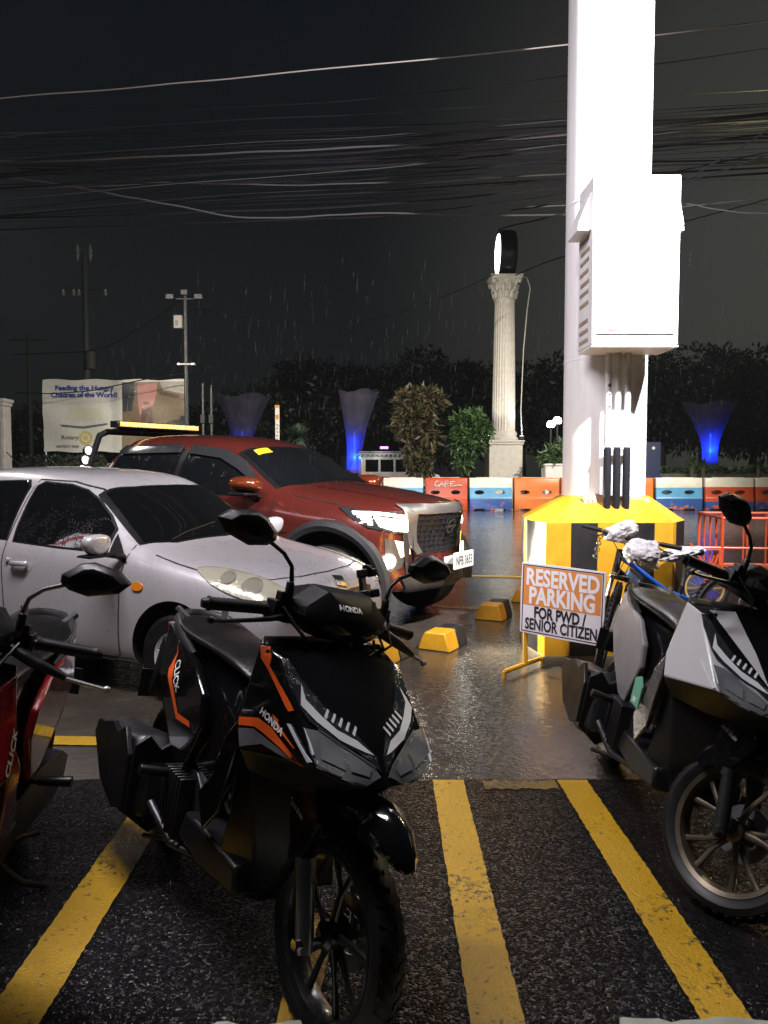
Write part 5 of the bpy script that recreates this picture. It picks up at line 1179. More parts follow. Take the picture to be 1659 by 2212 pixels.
# ------------------------------------------------------------------ column with a round lit drum
def column():
    Y = 32.0; c = at(1087, 1000, Y).x; k = Y/FPX
    root = thing('stone_column', 'white fluted column on a square pedestal carrying a round drum', 'column', (c, Y, 0))
    CW = mat('column_white', (.70, .67, .62), .5, dirt=.18)
    zt = at(1087, 952, Y).z; zc = at(1087, 600, Y).z
    b = MB(); b.box((0, 0, zt/2-.1), (1.36, 1.36, zt-.2)); b.box((0, 0, .25), (1.5, 1.5, .5)); b.box((0, 0, zt-.14), (1.44, 1.44, .10)); b.box((0, 0, zt-.045), (1.52, 1.52, .09)); b.build('pedestal', CW, root, bev=.03)
    b = MB(); n = 96; secs = []
    for t in (0, .12, .3, .5, .75, 1.0):
        z = zt+.42+(zc-1.0-zt-.42)*t; r = .475-.075*t**1.4
        secs.append([((r-.022*(1 if (i % 4) in (1, 2) else 0)-.01*(1 if i % 4 == 3 else 0))*math.cos(2*math.pi*i/n), (r-.022*(1 if (i % 4) in (1, 2) else 0))*math.sin(2*math.pi*i/n), z) for i in range(n)])
    b.loft(secs); b.build('shaft', CW, root, ang=24)
    b = MB(); b.lathe([(.0, zt), (.60, zt), (.62, zt+.08), (.56, zt+.15), (.52, zt+.18), (.56, zt+.25), (.55, zt+.32), (.49, zt+.38), (.47, zt+.43), (0, zt+.43)], axis='z', n=48); b.build('column_foot', CW, root)
    b = MB(); b.lathe([(.0, zc-1.02), (.42, zc-1.02), (.43, zc-.96), (.41, zc-.92), (.42, zc-.7), (.48, zc-.42), (.56, zc-.22), (.62, zc-.16), (0, zc-.16)], axis='z', n=40)
    for ring_, (r0, z0, h) in enumerate(((.43, zc-.86, .28), (.47, zc-.60, .26))):
        for i in range(12):
            a = 2*math.pi*(i+.5*ring_)/12; ca, sa = math.cos(a), math.sin(a)
            b.tube([(r0*ca, r0*sa, z0), ((r0+.03)*ca, (r0+.03)*sa, z0+h*.6), ((r0+.10)*ca, (r0+.10)*sa, z0+h), ((r0+.13)*ca, (r0+.13)*sa, z0+h*.86)], [.07, .075, .06, .03], 6)
    for i in range(4):
        a = math.pi/4+i*math.pi/2; ca, sa = math.cos(a), math.sin(a); b.tube([(.50*ca, .50*sa, zc-.36), (.66*ca, .66*sa, zc-.20), (.76*ca, .76*sa, zc-.22), (.74*ca, .74*sa, zc-.32)], [.05, .09, .09, .05], 8)
    b.box((0, 0, zc-.10), (1.22, 1.22, .12)); b.box((0, 0, zc-.02), (1.30, 1.30, .06)); b.build('capital', CW, root, bev=.015)
    b = MB(); b.tube([(.62, -.3, zc), (.85, -.35, zc-.1), (.98, -.35, zc-.5), (.85, -.4, zc-1.4), (.72, -.4, zc-3.0), (.62, -.5, zt+1.2), (.66, -.6, zt+.1)], .022, 6); b.build('cable', mat('pale_cable', (.6, .6, .58), .5), root)
    # drum: lit faces, dark tyre-like rim
    dz = zc+.90; b = MB(); n = 48; face = R(100)
    dr = thing('round_sign', 'round lit drum like a tyre standing on top of the column', 'sign', (c+.02, Y, zc+.03), R(0.5))
    b.lathe([(.80, -.30), (.90, -.34), (.945, -.26), (.955, 0), (.945, .26), (.90, .34), (.80, .30)], (0, 0, .90), 'x', 56); b.build('rim', BLACKP, dr)
    b = MB(); b.lathe([(0, -.325), (.80, -.325), (.80, -.30), (0, -.30)], (0, 0, .90), 'x', 48); b.build('lit_face', emission('lit_face', (1, .97, 1), 7.0), dr)
    b = MB(); b.box((0, 0, -.0), (.5, .4, .10)); b.build('stand', BLACKP, dr)
    return c, Y, zt
cx_, cY, czt = column()
rt = thing('uplight', 'small floodlight at the right foot of the column', 'floodlight', (cx_+.66, cY-.62, czt), 0, 'floodlights on the pedestal')
b = MB(); b.box((0, 0, .10), (.18, .10, .14)); b.tube([(0, 0, 0), (0, 0, .06)], .02, 6); b.build('lamp_body', BLACKP, rt, bev=.01)
b = MB(); b.box((-.02, .0, .174), (.14, .08, .012)); b.build('lens', emission('uplight_lens', (.75, .88, 1), 6), rt)
spot('column_uplight', (cx_+.78, cY-.72, czt+.22), (cx_+.1, cY, czt+3.0), 130, (.72, .88, 1), 70, .9, .1)
rt = thing('uplight', 'small floodlight at the left foot of the column, shining', 'floodlight', (cx_-.72, cY-.58, czt), 0, 'floodlights on the pedestal')
b = MB(); b.box((0, 0, .10), (.18, .10, .14)); b.tube([(0, 0, 0), (0, 0, .06)], .02, 6); b.build('lamp_body', BLACKP, rt, bev=.01)
b = MB(); b.lathe([(0, -.075), (.09, -.07), (.10, -.055)], (-.04, .0, .16), 'y', 14); b.build('lens', emission('uplight_face', (1, .97, .85), 30), rt)
spot('column_uplight_left', (cx_-.85, cY-.75, czt+.25), (cx_-.05, cY, czt+4.5), 60, (1, .95, .85), 80, .9, .1)

# ------------------------------------------------------------------ blue lit fabric funnels
def netting():
    m, nt, p = new_mat('stretched_net'); p.inputs['Base Color'].default_value = (.26, .24, .30, 1); p.inputs['Roughness'].default_value = .7
    p.inputs['Transmission Weight'].default_value = 0
    n = noise(nt, 3, 5, .6); r = ramp(nt, n.outputs['Fac'], [(.3, (.06, .055, .085)), (.7, (.11, .10, .15))]); nt.links.new(r.outputs[0], p.inputs['Base Color'])
    mix = node(nt, 'ShaderNodeMixShader'); tr = node(nt, 'ShaderNodeBsdfTransparent'); tl = node(nt, 'ShaderNodeBsdfTranslucent'); tl.inputs[0].default_value = (.22, .21, .28, 1)
    ad = node(nt, 'ShaderNodeMixShader'); ad.inputs[0].default_value = .45; nt.links.new(p.outputs[0], ad.inputs[1]); nt.links.new(tl.outputs[0], ad.inputs[2])
    mix.inputs[0].default_value = .72; nt.links.new(tr.outputs[0], mix.inputs[1]); nt.links.new(ad.outputs[0], mix.inputs[2])
    out = [x for x in nt.nodes if x.type == 'OUTPUT_MATERIAL'][0]; nt.links.new(mix.outputs[0], out.inputs[0]); return m
NET = netting()
def funnel(px0, px1, ytop, pb, ybot, Y, power, label, turn=.3):
    c = at(pb, ybot, Y); z0 = max(.1, c.z); ztop = at(px0, ytop, Y).z; w = (at(px1, ytop, Y).x-at(px0, ytop, Y).x)/2; xc = (at(px1, ytop, Y).x+at(px0, ytop, Y).x)/2-c.x
    root = thing('fabric_funnel', label, 'light sculpture', (c.x, Y, z0), group='blue lit fabric funnels')
    b = MB(); n = 36; secs = []; rb = .37*Y/35
    for i in range(15):
        t = i/14; s = max(0, (t-.18)/.82)**1.55; z = (ztop-z0)*t; sec = []
        for k in range(n):
            a = 2*math.pi*k/n+turn; r = rb*(1-.12*math.sin(t*3.1))*(1-s)+s*w*1.12*(1-.26*(1-abs(math.cos(2*(a-turn)))**.8)); dip = .30*s*(1-abs(math.cos(2*(a-turn))))
            sec.append((xc*s+r*math.cos(a), r*.75*math.sin(a), z-dip*(ztop-z0)*.22))
        secs.append(sec)
    b.loft(secs, caps=False); b.build('net', NET, root)
    b = MB(); b.lathe([(rb*.55, 0), (rb*.55, .25), (rb*.30, .35), (.05, .5), (.05, (ztop-z0)*.5)], axis='z', n=20); b.build('post', mat('pale_post', (.5, .5, .52), .5), root)
    h = ztop-z0
    for q, pw in ((.30, 4.5), (.70, 1.3), (1.4, .2)):
        l = point('funnel_lamp', (0, -.05, q), power*pw, (.004, .03, 1), .12); l.parent = root
    l = spot('funnel_uplight', (0, -rb*2.2, .1), (xc*.1, 0, h*.40), power*4.0, (.01, .14, 1), 42, .8, .1); l.parent = root
funnel(735, 816, 842, 766, 1022, 34, 170, 'brightest blue lit fabric funnel, between the pickup and the leafy shrub')
funnel(470, 583, 852, 524, 1010, 37, 60, 'dim violet fabric funnel behind the pickup roof', .5)
funnel(1478, 1588, 868, 1533, 1004, 37, 170, 'blue lit fabric funnel right of the white pillar', .15)
# ------------------------------------------------------------------ foliage
def leaf_mat(name, c0, c1, rough=.45):
    if name in MATS: return MATS[name]
    m, nt, p = new_mat(name); MATS[name] = m
    n = noise(nt, 2.2, 5, .7); g = node(nt, 'ShaderNodeNewGeometry'); a = node(nt, 'ShaderNodeMath', operation='MULTIPLY_ADD'); a.inputs[1].default_value = .5
    nt.links.new(g.outputs['Random Per Island'], a.inputs[0]); nt.links.new(n.outputs['Fac'], a.inputs[2])
    r = ramp(nt, a.outputs[0], [(.45, c0), (1.0, c1)]); nt.links.new(r.outputs[0], p.inputs['Base Color']); p.inputs['Roughness'].default_value = rough
    return m
BARK = mat('bark', (.10, .08, .06), .8, dirt=.4)
def crown(name, clumps, nleaf, ls, m, seed, parent, droop=.3, narrow=.42):
    """leaf blades scattered through ball clumps"""
    q = random.Random(seed); vs = []; fs = []; tot = sum(c[3]**2 for c in clumps)
    for cx, cy, cz, r, fl in clumps:
        for _ in range(int(nleaf*r*r/tot)):
            d = Vector((q.gauss(0, 1), q.gauss(0, 1), q.gauss(0, 1))).normalized(); rad = r*q.uniform(.45, 1.0)**.6*(1+.25*math.sin(5*d.x+seed)*math.sin(4*d.z+2*d.y))
            p = Vector((cx, cy, cz))+Vector((d.x*rad, d.y*rad, d.z*rad*fl))
            out = (d+Vector((q.gauss(0, .6), q.gauss(0, .6), q.gauss(0, .6)-droop))).normalized(); s = out.cross(Vector((q.gauss(0, 1), q.gauss(0, 1), q.gauss(0, 1)))).normalized(); L = ls*q.uniform(.6, 1.3); w = L*narrow
            up = out.cross(s)*L*.12; i = len(vs)
            vs += [p, p+out*L*.45+s*w*.5+up, p+out*L-up*.5, p+out*L*.45-s*w*.5+up]; fs.append((i, i+1, i+2, i+3))
    me = bpy.data.meshes.new(name); me.from_pydata([tuple(v) for v in vs], [], fs); me.materials.append(m); me.shade_smooth()
    return link(bpy.data.objects.new(name, me), parent)
def tree(label, px, Y, hgt, wid, seed, m, nleaf=6500, ls=.42, cat='tree', name='broadleaf_tree', group='dark trees across the road'):
    q = random.Random(seed); c = at(px, 1000, Y); root = thing(name, label, cat, (c.x, Y, 0), 0, group)
    b = MB(); b.tube([(0, 0, 0), (q.uniform(-.1, .1)*wid*.3, 0, hgt*.22), (q.uniform(-.2, .2)*wid*.3, 0, hgt*.5)], [.10+hgt*.02, .08+hgt*.014, .05+hgt*.008], 10)
    cl = []
    for i in range(17):
        a = q.uniform(0, 6.28); t = q.random()**.7; rr = wid*.36*t; z = hgt*(.20+.62*(1-t*.45)*q.uniform(.25, 1.05)); r = wid*q.uniform(.15, .25)
        x, y = rr*math.cos(a), rr*math.sin(a)*.8; cl.append((x, y, z, r, .8))
        if i < 7: b.tube([(0, 0, hgt*(.22+.03*i)), (x*.5, y*.5, z*.72), (x, y, z)], [.04+hgt*.006, .03+hgt*.004, .02], 6)
    b.build('trunk', BARK, root); crown('crown', cl, nleaf, ls, m, seed, root); return root
LD = leaf_mat('night_leaf', (.012, .020, .010), (.032, .046, .022)); LD2 = leaf_mat('dull_leaf', (.014, .019, .010), (.034, .040, .022))
far = [(470, 52, 6.2, 7, 'lower dark tree behind the violet funnel'), (560, 50, 8.6, 7.5, 'dark tree above the pickup roof'), (650, 54, 10.2, 8.5, 'dark rounded tree left of the brightest funnel'), (735, 50, 9.9, 7.5, 'dark tree directly behind the brightest funnel'),
       (830, 53, 10.6, 8, 'tall dark tree above the jeepney'), (925, 50, 10.0, 8, 'dark tree above the leafy shrub'), (1010, 54, 10.6, 8, 'dark tree just left of the column'), (1130, 50, 9.8, 7.5, 'dark tree just right of the column'),
       (1200, 54, 10.4, 7.5, 'dark tree partly behind the white pillar, left side'), (1330, 52, 10.5, 8, 'dark tree hidden behind the white pillar'), (1430, 50, 10.2, 7.5, 'dark tree emerging right of the white pillar'), (1520, 54, 11.5, 8.5, 'tall dark tree behind the right hand funnel'), (1620, 50, 10.6, 8, 'dark tree at the right picture edge'), (1700, 53, 11.5, 8, 'dark tree cut by the right edge'),
       (250, 60, 7.0, 9, 'low dark tree behind the billboard, right half'), (90, 60, 7.6, 9, 'low dark tree behind the billboard, left half'), (370, 58, 7.0, 7, 'dark tree behind the floodlight mast')]
for i, (px, Y, h, w, lab) in enumerate(far): tree(lab, px, Y, h, w, 40+i, LD if i % 3 else LD2)
def shrub(name, label, px0, px1, ytop, ybot, Y, m, seed, nleaf, ls, shape, group=None, narrow=.3, trunk=True, cat='shrub'):
    a, b_ = at(px0, ybot, Y), at(px1, ytop, Y); w, z1 = b_.x-a.x, b_.z; z0 = max(0, a.z); h = z1-z0
    root = thing(name, label, cat, ((a.x+b_.x)/2, Y, z0 if z0 < .3 else z0), 0, group)
    if trunk:
        t = MB()
        for k, (x, l) in enumerate(((-.1, .45), (.12, .5), (0, .6))): t.tube([(0, 0, 0), (x*w*.6, .05, h*.2), (x*w*1.6, 0, h*l)], [.05, .04, .02], 7)
        t.build('trunk', BARK, root)
    crown('foliage', [(x*w, y*w, z*h, r*w, f) for x, y, z, r, f in shape], nleaf, ls, m, seed, root, narrow=narrow); return root
CROTON = leaf_mat('croton_leaf', (.030, .045, .018), (.12, .085, .04)); BUSHL = leaf_mat('bush_leaf', (.020, .055, .018), (.08, .15, .045)); AGL = leaf_mat('agave_leaf', (.035, .07, .05), (.10, .15, .10))
shrub('croton_shrub', 'tall reddish green shrub with pointed leaves behind the barriers', 848, 965, 832, 1030, 29.2, CROTON, 5, 2300, .34,
      [(-.18, 0, .80, .24, 1.1), (.08, 0, .86, .22, .9), (.34, 0, .84, .14, .8), (-.05, 0, .62, .34, 1), (-.28, 0, .55, .18, 1.2), (.12, 0, .46, .24, 1.2), (-.02, 0, .25, .24, 1.4), (.02, 0, .10, .20, 1)])
shrub('round_bush', 'green bush left of the column, lit by its floodlight', 968, 1056, 880, 1028, 29.4, BUSHL, 6, 2100, .28,
      [(-.15, 0, .74, .28, 1), (.16, 0, .80, .26, 1), (.3, 0, .66, .24, 1), (-.24, 0, .5, .26, 1.1), (.05, 0, .5, .32, 1), (-.12, 0, .25, .22, 1.2)], narrow=.34)
def agave(label, px, pyc, rad, Y, n, seed, m, name='agave_plant'):
    q = random.Random(seed); c = at(px, pyc, Y); r = rad*Y/FPX; root = thing(name, label, 'plant', (c.x, Y, max(0, c.z-r*.9)))
    b = MB(); b.tube([(0, 0, -max(0, c.z-r*.9)), (0, 0, r*.8)], [.09, .07], 8); b.build('trunk', BARK, root)
    b = MB()
    for _ in range(n):
        d = Vector((q.gauss(0, 1), q.gauss(0, 1), q.gauss(.25, 1))).normalized(); s = d.cross(Vector((0, 0, 1))).normalized(); p = Vector((0, 0, r*.9))
        b.add([p+s*.03, p+d*r*.6+s*.025, p+d*r*q.uniform(.9, 1.08)-Vector((0, 0, .06)), p+d*r*.6-s*.025, p-s*.03], [(0, 1, 2, 3, 4)])
    b.build('leaves', m, root)
agave('spiky round agave above the pickup roof', 645, 945, 36, 29, 260, 3, AGL)
for i, (px, py, rad, lab) in enumerate(((1496, 996, 18, 'small spiky weed tuft on the right bank, leftmost'), (1520, 1000, 13, 'small spiky weed tuft at the foot of the right funnel'), (1640, 1002, 16, 'spiky weed tuft near the right picture edge'))): agave(lab, px, py, rad, 28.6, 60, 20+i, BUSHL, 'weed_tuft')
root = thing('planter', 'white square planter with a leafy plant beside the white pillar', 'planter', (at(1200, 1000, 30).x, 30, 0))
b = MB(); b.box((0, 0, .78), (.95, .8, 1.56)); b.box((0, 0, 1.58), (1.05, .9, .08)); b.box((0, 0, .8), (1.0, .85, .05)); b.build('box', WHITEP, root, bev=.02)
crown('plant', [(0, 0, 1.95, .42, .8), (.25, 0, 2.15, .3, .9), (-.25, .0, 1.85, .3, .8)], 420, .36, BUSHL, 9, root, narrow=.25)
root = thing('planting_bank', 'low retaining wall of the planted bank behind the right hand barriers', 'wall', (at(1560, 1000, 29).x, 29.6, 0))
MB().box((0, 0, .62), (6.2, 1.2, 1.24)).build('wall_body', mat('mossy_concrete', (.12, .12, .09), .7, dirt=.4), root, bev=.03)
crown('ground_cover', [(x, 0, 1.3, .30, .5) for x in (-2.6, -2.0, -1.3, -.6, .1, .8, 1.5, 2.2, 2.8)], 900, .22, BUSHL, 11, root)
root = thing('blue_post_sign', 'small dark blue board with a white mark right of the white pillar', 'sign', (at(1409, 1000, 29).x, 29, 0))
b = MB(); b.box((0, 0, .8), (.12, .10, 1.6)); b.build('post', STEEL, root)
b = MB(); b.box((0, -.05, 1.75), (.56, .10, 1.35)); pn = b.build('panel', mat('navy_panel', (.03, .04, .11), .4), root, bev=.01)
b = MB(); b.lathe([(0, 0), (.06, 0), (.06, .01), (0, .01)], (0, -.11, 2.2), 'y', 16); b.build('mark', WHITEP, pn)
def mast(label, px, Y, pyt, r, name='street_mast', cat='pole', grp=None, m=None):
    c = at(px, 1000, Y); zt = at(px, pyt, Y).z; root = thing(name, label, cat, (c.x, Y, 0), 0, grp)
    b = MB(); b.tube([(0, 0, 0), (0, 0, zt)], [r*1.15, r*.8], 12); b.build('pole', m or mat('dull_steel', (.10, .10, .105), .45, metal=.6), root); return root, zt
GREYC = mat('grey_concrete_pole', (.05, .05, .048), .7, dirt=.3)
# twin globe lamp
for i, (px, py, Y, lab) in enumerate(((1190, 917, 31, 'left round park lamp glowing beside the pillar'), (1204, 909, 30, 'right round park lamp glowing beside the pillar'))):
    c = at(px, py, Y); root = thing('park_lamp', lab, 'lamp', (c.x, Y, 0), 0, 'lit park lamps')
    b = MB(); b.tube([(0, 0, 0), (0, 0, c.z-.12)], [.06, .04], 10); b.lathe([(.09, c.z-.16), (.12, c.z-.10), (.07, c.z-.08)], axis='z', n=14); b.build('pole', DARKM, root)
    b = MB(); b.lathe([(0, -.16)]+[(.16*math.cos(R(a)), .16*math.sin(R(a))) for a in range(-75, 76, 15)]+[(0, .16)], (0, 0, c.z), 'z', 24); b.build('globe', emission('lamp_globe', (1, .98, .92), 26), root)
    l = point('park_lamp_light', (0, -.0, c.z), 110, (1, .97, .9), .17); l.parent = root; l.location = (0, 0, c.z)
# utility pole far left, floodlight mast
rt, z = mast('far utility pole with a crossarm, left of the floodlight mast', 192, 37, 545, .16, 'utility_pole', m=GREYC)
b = MB(); za = at(192, 622, 37).z; b.box((0, 0, za), (2.3, .12, .13)); b.build('crossarm', GREYC, rt)
for i, x in enumerate((-1.05, -.55, -.3, .95)):
    b = MB(); b.lathe([(0, -.30), (.10, -.28), (.06, -.2), (.11, -.15), (.06, -.08), (.07, 0), (0, 0)], (x, 0, za-.08), 'z', 10); b.build('insulator', mat('insulator_grey', (.30, .30, .31), .35), rt)
for x in (-.16, .14):
    b = MB(); b.lathe([(.03, -.2), (.07, 0), (.11, .1), (.07, .2), (.11, .3), (.07, .4), (.05, .55), (0, .58)], (x*2, 0, z-.2), 'z', 10); b.build('insulator', mat('insulator_grey', (.30, .30, .31), .35), rt)
b = MB(); zb = at(192, 780, 37).z; b.lathe([(.0, -.4), (.24, -.4), (.24, .4), (0, .4)], (.25, -.2, zb), 'z', 16); b.build('transformer', GREYC, rt)
rt, z = mast('far utility pole at the left edge with a plain crossarm', 68, 48, 720, .14, 'utility_pole', m=GREYC)
b = MB(); b.box((0, 0, z-.4), (2.4, .12, .12)); b.build('crossarm', GREYC, rt)
rt, z = mast('steel mast with floodlights, camera box and bracket beside the billboard', 405, 28, 636, .085, 'floodlight_mast', m=mat('galvanised', (.05, .052, .055), .45, metal=.5))
b = MB(); b.box((0, 0, z-.16), (1.1, .06, .06))
for x in (-.52, .0, .50): b.box((x, -.08, z-.10 if x else z+.05), (.30 if x else .26, .16, .20))
b.build('floodlight', DARKM, rt, bev=.02)
b = MB(); b.box((0, -.10, z+.02), (.2, .02, .12)); b.build('lens', mat('lamp_glass', (.5, .55, .6), .1, emit=(.6, .7, .8), es=.12), rt)
zb = at(395, 697, 28).z; b = MB(); b.box((-.22, -.12, zb), (.30, .22, .46)); b.build('camera_box', mat('dirty_white_box', (.34, .30, .28), .5, dirt=.3), rt, bev=.02)
b = MB(); b.box((-.26, -.236, zb-.05), (.10, .01, .18)); b.build('box_window', BLACKP, rt)
zb = at(405, 787, 28).z; b = MB(); b.tube([(-.22, -.05, zb), (.27, -.05, zb)], .03, 8); b.box((-.24, -.06, zb), (.10, .12, .07)); b.box((.27, -.06, zb), (.12, .12, .07)); b.build('camera_arm', WHITEP, rt)
for px, pyt, lab in ((440, 828, 'thin steel post right of the mast, leftmost of two'), (458, 832, 'thin steel post with a small box, nearest the violet funnel')):
    rt, z = mast(lab, px, 30, pyt, .055, 'thin_post', grp='thin posts right of the billboard')
    b = MB(); b.box((0, -.07, at(px, 905, 30).z), (.16, .10, .34)); b.build('meter_box', GREYC, rt, bev=.01)
# billboard
YBB = 30; c0, c1 = at(95, 976, YBB), at(409, 978, YBB); zt = at(100, 820, YBB).z; W_ = c1.x-c0.x; Hh = zt-c0.z
root = thing('billboard', 'charity billboard with blue slogan and a photograph, behind the cars', 'billboard', (c0.x, YBB, c0.z))
VIN = mat('banner_vinyl', (.62, .62, .56), .5, dirt=.12)
b = MB(); n = 24; vs = []; fs = []
for j in range(13):
    for i in range(n+1): vs.append((W_*i/n, .03*math.sin(i*.8+j*.6)+.02*math.sin(j*1.7), Hh*j/12+(.03*math.sin(i*.9) if j in (0, 12) else 0)))
for j in range(12):
    for i in range(n): k = j*(n+1)+i; fs.append((k, k+1, k+n+2, k+n+1))
b.add(vs, fs); bn = b.build('banner', VIN, root); bt = bvh(bn)
def onb(name, shp, m, off=.012, par=bn): return drape(name, shp, (0, -2, 0), (1, 0, 0), (0, 0, 1), (0, 1, 0), bt, off, m, par, .25, 0, 4)
def bp(px, py): q = at(px, py, YBB); return (q.x-c0.x, q.z-c0.z)
NAVY = mat('slogan_blue', (.035, .055, .30), .5); GREYT = mat('grey_print', (.10, .11, .12), .5)
for tx, px, py, w, s_ in (('Feeding the Hungry', 182, 843, 2.28, .26), ('Children of the World!', 182, 858, 2.58, .26)):
    x, z = bp(px, py); onb('lettering', [([(a+x, v+z) for a, v in letters(tx, s_, .012, w)[0][0]], letters(tx, s_, .012, w)[0][1])], NAVY)
for tx, px, py, w, s_, m in (('Rotary', 152, 949, .66, .22, GREYT), ('DISTRICT 3800', 146, 967, .90, .13, GREYT)):
    x, z = bp(px, py); L_ = letters(tx, s_, .004, w)[0]; onb('lettering', [([(a+x, v+z) for a, v in L_[0]], L_[1])], m)
gx, gz = bp(185, 946); gear = []
for i in range(24):
    for d, r in ((0, .23), (.09, .23), (.10, .27), (.16, .27)): a = 2*math.pi*(i+d/.2*.9)/24; gear.append((gx+r*math.cos(a), gz+r*math.sin(a)))
YG = mat('wheel_print', (.52, .42, .12), .5); onb('gear_emblem', poly(gear), YG)
onb('gear_emblem', [([(gx+r*math.cos(a), gz+r*math.sin(a)) for r in (.10, .16) for a in [2*math.pi*i/20 for i in range(20)]], [(i, (i+1) % 20, 20+(i+1) % 20, 20+i) for i in range(20)])], VIN, .016)
def q4(a, b_, c, d): return poly([bp(*a), bp(*b_), bp(*c), bp(*d)])
onb('photo_print', q4((264, 826), (404, 824), (404, 978), (264, 978)), mat('photo_sand', (.17, .12, .065), .5, dirt=.3), .010)
PD = mat('photo_dark', (.022, .028, .035), .5); PP = mat('photo_pink', (.40, .17, .15), .5); PG = mat('photo_grey', (.30, .28, .25), .5); PB = mat('photo_brown', (.10, .065, .045), .5)
onb('photo_print', poly([bp(*q) for q in ((265, 828), (290, 826), (291, 850), (285, 888), (276, 888), (277, 858), (273, 890), (265, 888))]), PD, .013)
onb('photo_print', poly([bp(*q) for q in ((297, 828), (340, 826), (338, 850), (330, 878), (312, 884), (303, 900), (298, 862))]), PP, .014)
onb('photo_print', poly([bp(*q) for q in ((308, 882), (328, 878), (331, 918), (322, 918), (319, 895), (314, 920), (305, 918))]), PB, .015)
onb('photo_print', poly([bp(*q) for q in ((340, 842), (403, 858), (403, 866), (345, 852))]), PB, .014)
onb('photo_print', q4((345, 826), (403, 825), (403, 852), (352, 842)), PG, .012)
onb('photo_print', poly([bp(*q) for q in ((345, 915), (370, 908), (388, 906), (392, 898), (402, 900), (404, 930), (350, 932))]), PD, .015)
onb('photo_print', poly([bp(*q) for q in ((330, 921), (352, 912), (356, 926), (336, 932))]), mat('photo_blue', (.05, .08, .18), .5), .016)
onb('photo_print', poly([bp(*q) for q in ((130, 917), (180, 921), (232, 914), (232, 918), (180, 926), (135, 922))]), GREYT, .012)
onb('photo_print', poly([bp(*q) for q in ((150, 880), (215, 882), (225, 905), (140, 908))]), mat('print_straw', (.58, .57, .44), .5), .011)
b = MB()
for px in (97, 182, 285, 405): x = bp(px, 978)[0]; b.tube([(x, .10, -c0.z), (x, .10, Hh)], .05, 8)
for z in (.1, Hh*.5, Hh-.1): b.tube([(0, .10, z), (W_, .10, z)], .035, 8)
b.build('frame', STEEL, root)
spot('billboard_wash', (c0.x+3.0, YBB-9, 6.5), (c0.x+2.6, YBB, 3.2), 350, (1, .93, .78), 62, .8, .4)
for i, px in enumerate((60, 92, 122, 152, 180, 212)):
    shrub('clipped_bush', 'small round clipped bush under the billboard', px-13, px+13, 985, 1008, 27.5, LD, 60+i, 260, .14, [(0, 0, .5, .5, .8)], 'clipped bushes under the billboard', trunk=False, cat='bush')
root = thing('low_wall', 'low grey wall with planter tops under the billboard', 'wall', (at(150, 1000, 28.3).x, 28.3, 0))
b = MB(); b.box((0, 0, .62), (7.4, .25, 1.24))
for k in range(5): b.box((-2.6+1.3*k, -.03, 1.45), (.75, .3, .36), taper=1.15)
b.build('wall_body', mat('grey_wall', (.16, .155, .14), .7, dirt=.3), root, bev=.02)
root = thing('gate_pillar', 'white capped gate pillar at the left picture edge', 'pillar', (at(3, 1000, 26).x, 26, 0))
zt_ = at(5, 862, 26).z; b = MB(); b.box((0, 0, zt_/2-.12), (.50, .50, zt_-.24)); b.box((0, 0, zt_-.18), (.58, .58, .12)); b.box((0, 0, zt_-.06), (.66, .66, .12)); b.build('pillar_body', mat('old_white', (.48, .46, .44), .5, dirt=.2), root, bev=.02)
b = MB(); b.box((.0, -.255, zt_*.45), (.30, .012, zt_*.7)); b.build('panel', mat('old_grey', (.30, .29, .28), .5), root)
rt = thing('marker_post', 'narrow white marker post with an orange top above the pickup', 'sign', (at(600, 1000, 28).x, 28, 0))
zt_ = at(600, 880, 28).z; b = MB(); b.box((0, 0, zt_/2), (.15, .12, zt_)); b.build('post', mat('post_white', (.62, .60, .56), .5), rt, bev=.01)
b = MB(); b.box((0, 0, zt_+.03), (.16, .13, .10)); b.box((0, -.064, zt_-.35), (.10, .006, .16)); b.build('post_cap', mat('post_orange', (.55, .22, .03), .5), rt)
b = MB()
for k in range(7): b.box((0, -.064, zt_-.62-.13*k), (.07, .006, .018)); b.box((-.02 if k % 2 else .02, -.064, zt_-.655-.13*k), (.02, .006, .05))
b.build('mark', GREYT, rt)

